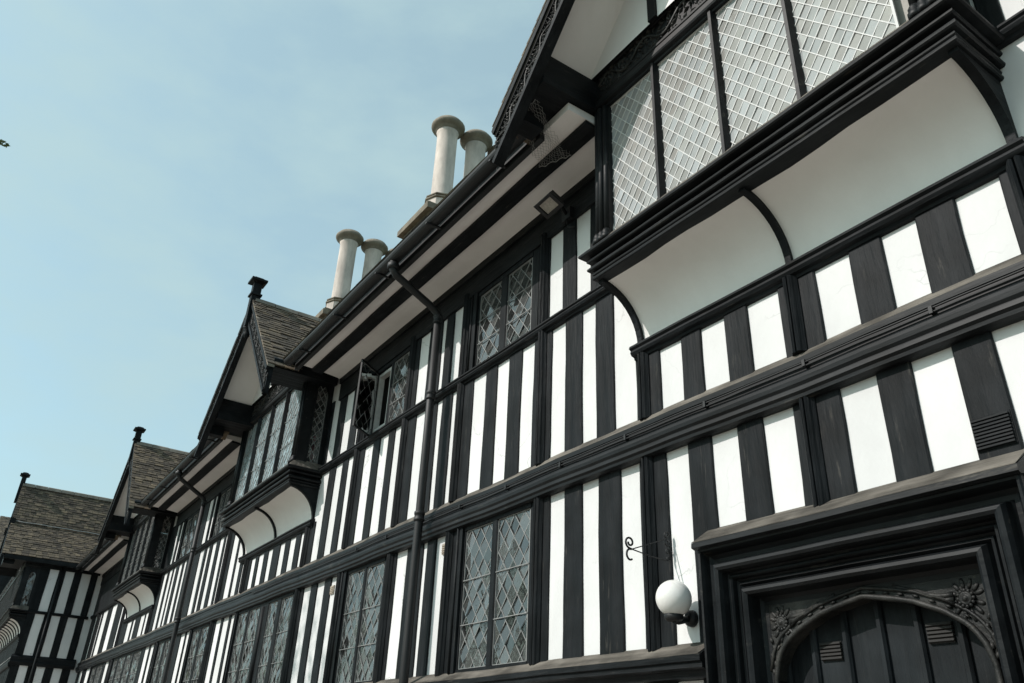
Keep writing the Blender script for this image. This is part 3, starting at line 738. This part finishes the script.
# ---- chimneys
def chimney(x):
    mb = MB(); y0, y1, zt = 1.22, 3.10, 8.93
    mb.box(x-.42, x+.42, y0, y1, 6.5, zt, .004); mb.box(x-.50, x+.50, y0-.08, y1+.08, zt+.002, zt+.10, .006); mb.box(x-.44, x+.44, y0-.03, y1+.03, zt+.102, zt+.17, .005)
    st = mb.build('chimney', M['stone_dark'], HOUSE)
    for k in range(3):
        y = 1.6 + .56*k; z = zt+.17
        m = MB(); n = 8
        m.lathe((x,y,z), [(.275,0),(.275,.14),(.25,.16),(.25,.34)], 8, smooth=False)
        m.lathe((x,y,z+.40), [(.20,0),(.185,.05),(.172,.10),(.170,1.25),(.174,1.42),(.19,1.455)], 24)
        sh = m.build('chimney_shaft', M['stone'], st)
        m = MB(); m.lathe((x,y,z+.342), [(.25,0),(.275,.012),(.275,.035),(.235,.045),(.235,.06),(.26,.07),(.26,.09),(.21,.105)], 8, smooth=False)
        m.build('base_ring', M['stone_dark'], sh)
        m = MB(); m.lathe((x,y,z+.40), [(.18,1.45),(.20,1.46),(.205,1.49),(.235,1.515),(.275,1.545),(.285,1.57),(.285,1.60),(.25,1.615),(.24,1.66),(.19,1.67),(.15,1.66),(.14,1.5)], 24)
        m.build('cap', M['mortar'], sh)
chimney(-9.37); chimney(-13.42)

# ---- downpipes with swan necks from the gutter
def downpipe(x, xg):
    mb = MB(); r = .034; yp = -.158
    mb.tube([(xg,-.66,5.49),(xg,-.66,5.40),(xg-.005,-.62,5.355),(x,-.24,5.19),(x,yp-.015,5.14),(x,yp,5.06)], r, 10)
    mb.tube([(x,yp,5.08),(x,yp,3.8),(x,yp,2.3),(x,yp,.1)], r, 10)
    for z in (5.04,4.30,3.26): mb.lathe((x,yp,z), [(.035,0),(.043,.004),(.043,.02),(.039,.024),(.039,.05),(.043,.054),(.043,.075),(.035,.08)], 12)
    mb.lathe((xg,-.66,5.40), [(.043,0),(.052,.004),(.052,.05),(.043,.054)], 12)
    mb.build('downpipe', M['iron'], HOUSE)
downpipe(-5.605,-5.575); downpipe(-13.15,-13.02)

# ---- cables clipped along the main rail, vents
mb = MB()
for dz, k in ((.004,1),(-.014,5)):
    mb.tube([(-10+i*.15, -.066+wob(i*.7,.001,k), 3.300+dz+wob(-10+i*.15,.005,1)+wob(i*.4,.0016,k)) for i in range(82)], .0045, 6)
for i in range(13): mb.box(-7.0+i*.62,-6.985+i*.62,-.075,-.05,3.28,3.312)
mb.build('cable', M['iron'], HOUSE)
for x, z in ((-5.42,3.04),(-7.594,3.022)):
    mb = MB(); mb.box(x-.04,x+.04,-.012,.0,z-.04,z+.04)
    for k in range(4): mb.box(x-.034,x+.034,-.018,-.0122,z-.030+k*.017,z-.022+k*.017)
    mb.build('air_brick', M['vent'], HOUSE)
mb = MB(); xa, xb = -1.39, -1.245
for k in range(9): mb.obox(((xa+xb)/2,-.021,2.70+k*.0135),((xb-xa)/2-.004,0,0),(0,.006,-.002),(0,.001,.004))
mb.box(xa,xb,-.0175,-.0145,2.692,2.820); mb.build('louvre_vent', M['timber_h'], HOUSE)

# ---- doorway
CX = -1.985
mb = MB()
def usweep(mb, prof, hw, top, amp=.002):
    """profile [(inset, out)] swept up one jamb, across the head and down the other"""
    loops = []
    def ring(kind, z=None, x=None):
        l = []
        for d, o in prof:
            if kind == 'l': l.append((CX-hw+d, -o, z))
            elif kind == 'lc': l.append((CX-hw+d, -o, top-d))
            elif kind == 'rc': l.append((CX+hw-d, -o, top-d))
            elif kind == 'r': l.append((CX+hw-d, -o, z))
            elif kind == 'h': l.append((x, -o, top-d+wob(x*3,amp,3)))
        return l
    loops = [ring('l', 0), ring('l', .9), ring('l', 1.8), ring('lc')] + [ring('h', x=CX-hw+.3+(2*hw-.6)*i/4) for i in range(5)] + [ring('rc'), ring('r', 1.8), ring('r', .9), ring('r', 0)]
    mb.prism(loops, True)
FR = [(0,-.02),(0,.100),(.006,.106),(.016,.104),(.022,.086),(.030,.056),(.048,.042),(.066,.040),(.074,.052),(.080,.080),(.090,.100),(.104,.106),(.116,.098),(.122,.078),(.124,.044),(.136,.036),(.140,.052),(.148,.055),(.153,.046),(.156,.020),(.168,.012),(.172,.026),(.180,.030),(.186,.018),(.190,.012),(.196,.034),(.208,.056),(.222,.060),(.234,.050),(.239,.024),(.243,-.020),(.258,-.032),(.276,-.034),(.280,-.05),(.280,-.11),(.0,-.11)]
usweep(mb, FR, .755, 2.555)
door_frame = mb.build('doorway', M['timber_m'], HOUSE)
m = MB(); sweep(m, [(CX-.765,0),(CX+.765,0)], [(0,2.665),(.004,2.662),(.118,2.585),(.130,2.580),(.132,2.556),(.112,2.548),(.10,2.552),(0,2.552)], .003, .12); m.build('door_hood', M['timber_m'], door_frame)
m = MB(); sweep(m, [(CX-.762,-.003),(CX+.762,-.003)], [(0,2.669),(.118,2.589),(.128,2.584),(.128,2.581),(0,2.66)], .003, .12); m.build('hood_weathering', M['weathered'], door_frame)
# spandrel plate with a four-centred arch cut out of it
HWA, ZS, ZA = .472, 1.96, 2.243
ARC = [(0,2.252),(.04,2.244),(.09,2.235),(.21,2.208),(.33,2.156),(.405,2.106),(.445,2.055),(.465,2.005),(.473,1.96)]
def arch(t):
    """t in -1..1 across the opening -> z"""
    a = abs(t)*.472
    for (p, zp), (q, zq) in zip(ARC[:-1], ARC[1:]):
        if a <= q: return zp + (zq-zp)*(a-p)/(q-p)
    return ZS
n = 48; T = [-1+2*k/n for k in range(n+1)]
A = [(CX+HWA*t, arch(t)) for t in T]
m = MB(); tw, tt = .497, 2.285
front = []; yS, yB = .036, .108
vs = []; fs = []
for (x, z) in A: vs += [(x,yS,z),(CX+(x-CX)*tw/HWA,yS,tt),(x,yB,z)]
for k in range(n):
    a, b = 3*k, 3*(k+1); fs += [(a,b,b+1,a+1),(a,a+2,b+2,b)]
m.add(vs, fs)
for s in (-1,1):
    x0_, x1_ = sorted((CX+s*HWA, CX+s*tw)); m.box(x0_, x1_, yS, yB, 0, ZS-.001)
sp = m.build('spandrel', M['carved'], door_frame)
m = MB()
m.tube([(CX-HWA+.004,yS-.008,z) for z in (0,.7,1.4)] + [(CX+(HWA-.004)*t,yS-.008,arch(t)+.006) for t in T] + [(CX+HWA-.004,yS-.008,z) for z in (1.4,.7,0)], .012, 8)
m.tube([(CX+(HWA+.022)*t,yS-.004,arch(t)+.040) for t in T], .008, 6)
for k in range(2, n-1, 3):   # leaf cuts along the arch
    t = T[k]; m.blob((CX+(HWA+.01)*t, yS-.006, arch(t)+.026), .016, .006, .006, math.atan2(arch(T[k+1])-arch(T[k-1]), HWA*2*2/n), 6, 4)
m.build('arch_moulding', M['carved'], sp)
for s in (-1,1):
    m = MB(); c = Vector((CX+s*.412, yS, 2.198))
    m.lathe(c, [(.014,.0),(.024,.006),(.026,.012),(.019,.015),(.014,.011),(.010,.018),(.003,.021)], 14, 'y')
    for k in range(12):
        a = k*math.pi/6; m.blob(c+Vector((.028*math.cos(a),-.009,.028*math.sin(a))), .010,.006,.008, a, 6, 4)
    for k, (a, ln) in enumerate(((.35,.04),(.75,.042),(1.2,.045),(1.7,.045),(2.2,.042),(2.7,.036),(3.3,.034),(3.9,.045),(4.4,.055),(4.9,.055),(5.4,.045),(5.9,.035))):
        d = Vector((s*math.cos(a)*1,0,math.sin(a))); m.blob(c+d*(.036+ln*.42)+Vector((0,-.001,0)), ln*.5, .006, .009, math.atan2(d.z, d.x), 8, 5)
    # long leaves running from the rosette towards the crown of the arch
    for off, amp_ in ((.020,.010),(.002,.010),(-.018,.009),(-.034,.008)):
        pts = []; rr = []
        for k in range(9):
            f = k/8; x = c.x - s*(.045 + f*.235); t = (x-CX)/HWA; top = arch(t)+.05
            z = (c.z+off)*(1-f) + (top+.006+off*.25)*f; pts.append((x, yS-.002-.004*math.sin(math.pi*f), max(z, top))); rr.append(.0105*(1-.75*f)+.001)
        m.tube(pts, rr, 6)
    for k in range(5):   # small leaves down the jamb side
        f = k/4; m.blob((CX+s*(.478-.012*(k%2)), yS-.004, 2.13-.13*f), .016, .008, .009, s*(1.2+.5*(k%2)), 6, 4)
    m.build('rosette', M['carved'], sp)
# boarded door
m = MB(); yd = .118; bx = [CX-.56, -2.45,-2.304,-2.144,-1.981,-1.822,-1.658,-1.5, CX+.56]
for a, b in zip(bx[:-1], bx[1:]): m.box(a+.002, b-.002, yd+random.uniform(0,.003), yd+.04, .02, 2.32)
dr = m.build('door', M['door'], door_frame)
for x in bx[1:-1]:
    m = MB(); loops = []
    for i in range(9):
        z = .05 + 2.25*i/8; w = wob(z*1.3+x, .0015, 2)
        loops.append([(x-.016+w,yd+.002,z),(x-.016+w,yd-.010,z),(x-.008+w,yd-.022,z),(x+.008+w,yd-.022,z),(x+.016+w,yd-.010,z),(x+.016+w,yd+.002,z)])
    m.prism(loops); m.build('fillet', M['door'], dr)
for xa, xb, z in ((-2.275,-2.175,2.045),(-1.79,-1.69,2.075)):
    m = MB()
    for k in range(5): m.obox(((xa+xb)/2,yd-.006,z+k*.0145),((xb-xa)/2,0,0),(0,.007,-.003),(0,.001,.0042))
    m.box(xa,xb,yd-.003,yd+.001,z-.008,z+.069); m.build('louvre_vent', M['vent_brown'], dr)
m = MB(); m.box(CX-.57, CX+.57, .17, .19, 0, 2.4); m.build('door_backing', M['room'], door_frame)

# ------------------------------------------------------------------ WING at the far end (front turned forward)
WX = -23.2; WF = -1.45
WING = thing('timber_framed_wing', (WX-1.4, -.7, 0), 'far gabled wing jutting forward at the left end, shaded striped side wall and slated roof', 'house')
mb = MB(); mb.box(WX-14.0, WX, WF, 5.0, 0, 5.55); mb.build('plaster_wall', M['plaster'], WING)
tiers = [(4.43,5.45,[(-1.237,-1.037),(-.88,-.682),(-.512,-.301),(-.145,.0)]),(3.43,4.36,[(-1.272,-1.071),(-.908,-.715),(-.549,-.339),(-.177,.0)]),(.3,3.20,[(-1.27,-1.09),(-.909,-.726),(-.549,-.36),(-.178,.0)])]
for z0, z1, wl in tiers:
    edges = [WF] + [e for w in wl for e in w]
    for k in range(0, len(edges)-1, 2):
        a, b = edges[k], edges[k+1]
        mb = MB(); stud(mb, a, b, z0, z1, WX, .016, 'y'); mb.build('stud', M['timber_v'], WING)
for z0, z1, d in ((4.36,4.43,.05),(3.20,3.43,.07)):
    mb = MB(); mb.prism([[(WX,y,z0),(WX+d*.7,y,z0),(WX+d,y,z0+(z1-z0)*.3),(WX+d*.75,y,z0+(z1-z0)*.45),(WX+d*.8,y,z0+(z1-z0)*.8),(WX,y,z1)] for y in (WF-.06,-.9,-.5,-.11)]); mb.build('rail', M['timber_y'], WING)
mb = MB(); mb.box(WX, WX+.03, WF, -.1, 5.42, 5.56); mb.box(WX+.03, WX+.24, WF-.85, -.1, 5.50, 5.60); mb.box(WX-1.2, WX+.028, WF-.84, WF-.39, 5.51, 5.72); mb.box(WX-.5,WX+.10,WF-.84,WF-.6,5.40,5.508); mb.build('eaves_board', M['timber_y'], WING)
# front of the wing
mb = MB()
for k in range(36):
    x = WX-.0-k*.34; stud(mb, x-.16, x, 3.42, 3.84, WF); 
    mb2 = MB(); stud(mb2, x-.16, x, .3, 3.16, WF); mb2.build('stud', M['timber_v'], WING)
mb.build('stud', M['timber_v'], WING)
mb = MB(); sweep(mb, [(WX-14,WF),(WX+.02,WF)], RAIL, .003); mb.build('main_rail', M['timber_h'], WING)
oriel(WX-11.2, WX+.03, WING, WF, 'curtain_dark', lights=[(WX-11.05+k*.43, WX-11.05+k*.43+.33) for k in range(25)], ribs=19, head=5.40)
# roof: shallow lower pitch under a steep upper one
RXw, RZw = WX-1.30, 7.66; KX, KZ = WX-.62, 6.52; EX, EZ = WX+.22, 5.60
yF, yBk = WF-.92, .6
for s in (1,-1):
    gx = lambda x: x if s > 0 else 2*RXw - x
    m = MB()
    for (xa, za_, xb, zb_) in ((EX,EZ,KX,KZ),(KX,KZ,RXw,RZw)):
        upv = Vector((gx(xb)-gx(xa),0,zb_-za_)); nn = Vector((s*(zb_-za_),0,abs(xb-xa)))
        slates(m, (gx(xa),yF,za_), (0,1,0), yBk-yF, upv, upv.length, nn, .085)
        m.add([(gx(xa),yF,za_),(gx(xa),yBk,za_),(gx(xb),yBk,zb_),(gx(xb),yF,zb_)],[(0,1,2,3)])
    rs = m.build('roof', M['slate'], WING)
    m = MB()
    for (xa, za_, xb, zb_) in ((EX-.03,EZ-.05,KX,KZ-.10),(KX,KZ-.10,RXw,RZw-.12)): m.add([(gx(xa),yF+.05,za_),(gx(xa),WF+.02,za_),(gx(xb),WF+.02,zb_),(gx(xb),yF+.05,zb_)],[(0,1,2,3)])
    m.build('overhang_boards', M['timber_y'], rs)
    m = MB(); m.tube([(gx(KX)+s*.03,yF+.1+i*.2,KZ+.035+wob(i*.9,.012,3)) for i in range(14)], .014, 6); m.build('lead_flashing', M['lead'], rs)
    m = MB(); yb_ = yF+.02
    for (xa, za_, xb, zb_) in ((EX+.03,EZ-.04,KX,KZ),(KX,KZ,RXw,RZw)):
        m.prism([[(gx(xa),yb_-.03,za_),(gx(xa),yb_+.04,za_),(gx(xa),yb_+.04,za_-.30),(gx(xa),yb_-.03,za_-.30)],[(gx(xb),yb_-.03,zb_),(gx(xb),yb_+.04,zb_),(gx(xb),yb_+.04,zb_-.36),(gx(xb),yb_-.03,zb_-.36)]])
    m.box(min(gx(KX)-.06,gx(KX)+.06),max(gx(KX)-.06,gx(KX)+.06), yb_-.06, yb_+.06, KZ-.08, KZ+.10)
    m.build('bargeboard', M['timber_h'], WING)
m = MB(); yy = yF
while yy < yBk:
    l = random.uniform(.26,.34); m.prism([[(RXw-.085,y,RZw-.05),(RXw-.05,y,RZw+.03),(RXw,y,RZw+.055),(RXw+.05,y,RZw+.03),(RXw+.085,y,RZw-.05)] for y in (yy,yy+l-.008)]); yy += l
m.build('ridge', M['ridge'], WING)
m = MB(); m.box(RXw-.055,RXw+.055,yF-.07,yF+.04,RZw-.5,RZw+.22)
m.prism([[(RXw+r*sx, yF-.015+r*sy, RZw+h) for sx, sy in ((-1,-1),(1,-1),(1,1),(-1,1))] for r, h in [(.06,.2),(.09,.22),(.115,.235),(.115,.27),(.08,.28),(.06,.31),(.012,.33)]])
m.build('finial', M['timber_v'], WING)
m = MB(); m.add([(RXw-1.5,WF-.3,5.5),(RXw+1.4,WF-.3,5.5),(RXw,WF-.3,7.5)],[(0,1,2)]); m.build('gable', M['cove'], WING, recalc=False)
m = MB(); m.tube([(WX+.06,-.985,5.5),(WX+.06,-.985,.1)], .028, 8); m.build('downpipe', M['iron'], WING)
# a neighbouring roof just showing beyond
NB = thing('slated_roof_house', (-42,1,0), 'sliver of a slated roof beyond the wing at the left edge', 'house')
m = MB(); m.box(-43,-38.5,-2.3,5,0,8.2); m.build('boarded_wall', M['timber_v'], NB)
m = MB(); slates(m, (-38.2,-2.38,8.2), (0,1,0), 8, (-2.6,0,2.0), 3.28, (2.0,0,2.6), .12); m.add([(-38.2,-2.38,8.2),(-38.2,5.5,8.2),(-40.8,5.5,10.2),(-40.8,-2.38,10.2)],[(0,1,2,3)])
m.build('roof', M['slate'], NB)

# ------------------------------------------------------------------ FITTINGS on the wall
GL = thing('globe_lamp', (-2.895,0,2.26), 'white opal globe lamp on a black arm beside the door frame', 'wall lamp')
m = MB(); c = Vector((-2.89,-.128,2.341)); r = .0865
m.lathe(c, [(r*math.sin(a), -r*math.cos(a)) for a in [R(150)*k/22+R(28) for k in range(23)]], 40); m.build('globe', M['globe'], GL)
m = MB(); m.lathe((-2.895,-.128,2.238), [(.02,-.004),(.036,0),(.045,.008),(.047,.03),(.042,.034)], 24)
m.tube([(-2.895,-.128,2.243),(-2.895,-.10,2.240),(-2.895,-.055,2.252),(-2.895,-.02,2.258)], .017, 12)
m.lathe((-2.895,.0,2.262), [(.036,.0),(.040,.006),(.038,.024),(.026,.036),(.016,.040)], 20, 'y'); m.build('lamp_arm', M['iron'], GL)

BR = thing('scroll_bracket', (-3.06,-.01,2.66), 'thin black iron scroll bracket without a sign, above the globe lamp', 'bracket')
def spiral(c, r0, r1, a0, turns, ax, az, n=22):
    c, ax, az = Vector(c), Vector(ax), Vector(az)
    return [c + (r0+(r1-r0)*k/n)*(math.cos(a0+turns*6.283*k/n)*ax + math.sin(a0+turns*6.283*k/n)*az) for k in range(n+1)]
bx0 = -3.005; m = MB(); YA, ZA_ = (0,-1,0), (0,0,1); tip = Vector((bx0,-.285,2.572))
m.tube([(bx0,-.04,2.665),tip], .0032, 6); m.tube([(bx0,-.04,2.552),(bx0,-.15,2.556),tip], .0032, 6); m.build('stay', M['iron'], BR)
m = MB()
m.tube([tip] + spiral(tip+Vector((0,-.012,.032)), .030, .010, -1.5, 1.25, YA, ZA_), .0052, 6)
m.tube([tip] + [tip+Vector((0,-.012,-.028)) + Vector(v) for v in [(0, -.022*math.sin(a), .026*math.cos(a)) for a in [k*.25 for k in range(16)]]], .0052, 6)
m.build('tip_scroll', M['iron'], BR)
m = MB()
m.tube([(bx0,-.022,2.555),(bx0,-.022,2.685)], .005, 6); m.tube([(bx0,-.012,2.60),(bx0,-.028,2.60)], .008, 6)
for z_, r_, t_ in ((2.683,.020,-1.2),(2.645,.019,1.2),(2.60,.016,-1.2),(2.565,.014,1.1)): m.tube(spiral((bx0,-.022-r_,z_), r_, r_*.3, 3.14, t_, YA, ZA_), .004, 6)
m.build('wall_scroll', M['iron'], BR)

FL = thing('floodlight', (-3.87,-.05,5.25), 'small black floodlight with square lens under the eaves beside the large oriel', 'floodlight')
c = Vector((-3.81,-.255,5.215)); f = Vector((.12,-.40,-.90)).normalized(); s_ = Vector((1,.0,0)); s_ = (s_ - f*s_.dot(f)).normalized(); t_ = f.cross(s_)
m = MB(); m.prism([[c + f*d + s_*a*w + t_*b_*w*.72 for a, b_ in ((-1,-1),(1,-1),(1,1),(-1,1))] for d, w in ((-.075,.045),(-.05,.075),(0,.088),(.024,.098),(.03,.094),(.03,.066),(.014,.062))]); m.build('housing', M['iron'], FL)
m = MB(); m.obox(c+f*.016, s_*.061, t_*.044, f*.003); m.build('lens', M['lens'], FL)
m = MB(); m.tube([c-f*.06, c-f*.10+Vector((0,.03,.0)), (-3.87,-.06,5.25)], .014, 8); m.box(-3.92,-3.82,-.062,-.03,5.20,5.30); m.tube([(-3.87,-.05,5.20),(-3.86,-.05,5.13),(-3.80,-.04,5.10)],.006,6); m.build('bracket', M['iron'], FL)

# bird netting hung under the foot of the big gable
A0, A1, B0, B1 = Vector((-3.53,-.76,5.54)), Vector((-3.30,-.74,5.57)), Vector((-3.74,-.40,5.44)), Vector((-3.50,-.30,5.43))
def NP(u, v):
    sag = -.05*math.sin(math.pi*v)*(.6+.4*math.sin(u*9)); return A0.lerp(A1,u).lerp(B0.lerp(B1,u), v) + Vector((.012*math.sin(v*17+u*5), .0, sag + .01*math.sin(u*21+v*13)))
m = MB()
for k in range(-14, 26):
    for sg in (1,-1):
        pts = []
        for i in range(15):
            v = i/14; u_ = k/12 + (v if sg > 0 else 1-v)*.9
            if 0 <= u_ <= 1: pts.append(NP(u_, v))
        if len(pts) > 1: m.tube(pts, .0011, 3, False)
for v in (0,1): m.tube([NP(i/10, v) for i in range(11)], .003, 4)
net = m.build('bird_netting', M['net']); tag(net, 'crumpled grey wire bird netting under the foot of the nearest gable', 'netting')

# ------------------------------------------------------------------ TREES
def leafmat():
    m, nt, b = mat('leaves'); n, r, mp = noise_col(nt, b, (.035,.07,.018), (.09,.13,.04), (3,3,3), 4)
    nt.links.new(r.outputs['Color'], b.inputs['Base Color']); b.inputs['Roughness'].default_value = .6
    return m
M['leaf'] = leafmat(); M['bark'] = simple('bark', (.09,.075,.06), .9, 0, .4, (6,6,2), .5)
def leaf(mb, c, s):
    d = Vector((random.gauss(0,1), random.gauss(0,1), random.gauss(0,1))).normalized(); e = d.orthogonal().normalized()
    e = Matrix.Rotation(random.uniform(0,6.28), 3, d) @ e; f = d.cross(e)
    mb.add([c-e*s, c-f*s*.5+d*s*.1, c+e*s, c+f*s*.5+d*s*.1], [(0,1,2,3)])
def tree(base, ends, r0, label, group=None, leafs=40, spread=.35, ls=.05):
    T_ = thing('leafy_tree', base, label, 'tree', group); b = Vector(base); tr = MB(); cr = MB()
    top = Vector((b.x, b.y, max(e[2] for e in ends)*.75))
    trunk = [b, b.lerp(top,.35)+Vector((.1,0,0)), b.lerp(top,.7), top]
    tr.tube(trunk, [r0, r0*.7, r0*.5, r0*.25], 8)
    for e in ends:
        e = Vector(e); st = b.lerp(top, random.uniform(.5,.95)); mid = st.lerp(e,.5)+Vector((0,0,.25))
        tr.tube([st, mid, e], [r0*.22, r0*.12, .008], 5)
        for k in range(4):
            q = mid.lerp(e, random.uniform(.2,1)); tr.tube([q, q+Vector((random.gauss(0,.35),random.gauss(0,.35),random.gauss(.1,.25)))], [.012,.004], 4)
        for k in range(leafs):
            f = random.random()**.6; p = mid.lerp(e, f) + Vector((random.gauss(0,spread),random.gauss(0,spread),random.gauss(0,spread*.8))); leaf(cr, p, ls*random.uniform(.6,1.2))
    tr.build('trunk', M['bark'], T_); cr.build('crown', M['leaf'], T_)
    return T_
# the tree whose twig tip shows at the left edge of the picture
tb = Vector((-10.0,-6.6,0)); ends = []
for k in range(15):
    a = random.uniform(0,6.28); rr = random.uniform(.5,1.5); ends.append((tb.x+rr*math.cos(a), tb.y+rr*math.sin(a), random.uniform(6.0,8.8)))
TR = tree(tb, ends, .14, 'slender tree off to the left, only two leaf tips showing against the sky', None, 75, .30, .05)
m = MB(); tipp = Vector((-8.075,-3.93,6.88)); st = Vector((-9.6,-6.0,6.5)); m.tube([st, st.lerp(tipp,.6)+Vector((0,0,.12)), tipp+Vector((-.07,-.1,-.01))], [.02,.012,.004], 5); m.build('limb', M['bark'], TR)
m = MB()
for d in ((-.0,.0,.0),(.035,.04,-.03),(-.02,.0,.025),(.02,.05,-.01),(-.07,-.08,-.09)):
    for k in range(3): leaf(m, tipp+Vector(d)+Vector((random.gauss(0,.012),random.gauss(0,.012),random.gauss(0,.012))), .03)
m.build('leaf_spray', M['leaf'], TR)
# belt of trees across the green, seen only mirrored in the panes
cr = MB()
for k in range(30):
    cx, cy, h = -42+k*1.75+random.uniform(-1,1), -17-random.uniform(0,5), random.uniform(6.0,10.5)
    cr.tube([(cx,cy,0),(cx+.1,cy,h*.5),(cx,cy,h*.85)],[.2,.14,.05],6)
    for i in range(170):
        a, z = random.uniform(0,6.28), random.random(); rr = 1.9*math.sqrt(random.random())*math.sin(math.pi*min(1,z*.9+.12))
        leaf(cr, Vector((cx+rr*math.cos(a), cy+rr*math.sin(a), h*(.22+.78*z))), random.uniform(.16,.34))
tag(cr.build('tree_belt', M['leaf']), 'belt of leafy trees across the green, mirrored in the leaded windows', 'trees', kind='stuff')

# ------------------------------------------------------------------ LIGHT, SKY, CAMERA
W = bpy.data.worlds.new('World'); scene.world = W; W.use_nodes = True; nt = W.node_tree
bg = nt.nodes['Background']; sky = nt.nodes.new('ShaderNodeTexSky'); sky.sky_type = 'NISHITA'; sky.sun_disc = False
to_sun = Vector((-.31,-1.0,.90)).normalized()
sky.sun_elevation = math.asin(to_sun.z); sky.sun_rotation = math.atan2(to_sun.x, to_sun.y)
sky.air_density = 1.0; sky.dust_density = 2.5; sky.ozone_density = 1.0
bg.inputs['Strength'].default_value = .15
hs = nt.nodes.new('ShaderNodeHueSaturation'); hs.inputs['Saturation'].default_value = .8; hs.inputs['Hue'].default_value = .5
tn = nt.nodes.new('ShaderNodeMix'); tn.data_type = 'RGBA'; tn.blend_type = 'MULTIPLY'; tn.inputs['Factor'].default_value = 1; tn.inputs['B'].default_value = (.76,1.0,.95,1)
nt.links.new(sky.outputs['Color'], hs.inputs['Color']); nt.links.new(hs.outputs['Color'], tn.inputs['A']); 
tc = nt.nodes.new('ShaderNodeTexCoord'); mp = nt.nodes.new('ShaderNodeMapping'); mp.inputs['Scale'].default_value = (1.6,3.4,8.0); mp.inputs['Rotation'].default_value = (.2,.3,.5)
nz = nt.nodes.new('ShaderNodeTexNoise'); nz.inputs['Scale'].default_value = 1.6; nz.inputs['Detail'].default_value = 7; nz.inputs['Roughness'].default_value = .55
nt.links.new(tc.outputs['Generated'], mp.inputs['Vector']); nt.links.new(mp.outputs['Vector'], nz.inputs['Vector'])
mr = nt.nodes.new('ShaderNodeMapRange'); mr.inputs['From Min'].default_value = .38; mr.inputs['From Max'].default_value = .66; mr.inputs['To Min'].default_value = .48; mr.inputs['To Max'].default_value = .78
nt.links.new(nz.outputs['Fac'], mr.inputs['Value'])
ci = nt.nodes.new('ShaderNodeMix'); ci.data_type = 'RGBA'; ci.inputs['B'].default_value = (2.28,3.08,3.14,1)
nt.links.new(mr.outputs['Result'], ci.inputs['Factor']); nt.links.new(tn.outputs['Result'], ci.inputs['A']); nt.links.new(ci.outputs['Result'], bg.inputs['Color'])
sl = bpy.data.lights.new('sun', 'SUN'); sl.energy = 2.8; sl.angle = R(.53); sl.color = (1.0,.925,.885)
so = bpy.data.objects.new('sun', sl); COL.objects.link(so); so.rotation_euler = to_sun.to_track_quat('Z','Y').to_euler(); so.location = (-10,-20,20)

cam = bpy.data.cameras.new('camera'); cam.sensor_width = 36; cam.lens = 802.2968/1024*36; cam.clip_start = .05; cam.clip_end = 2000
co = bpy.data.objects.new('camera', cam); COL.objects.link(co)
right = Vector((.5614694,.82653144,.0399737)); upv = Vector((.36613906,-.29146156,.88373771)); back = Vector((.7420878,-.48155575,-.46627219))
co.matrix_world = Matrix(((right.x,upv.x,back.x,0),(right.y,upv.y,back.y,-3.0),(right.z,upv.z,back.z,1.6),(0,0,0,1)))
scene.camera = co
vs = scene.view_settings; vs.view_transform = 'Standard'; vs.look = 'None'; vs.exposure = .6; vs.gamma = 1; vs.use_curve_mapping = False
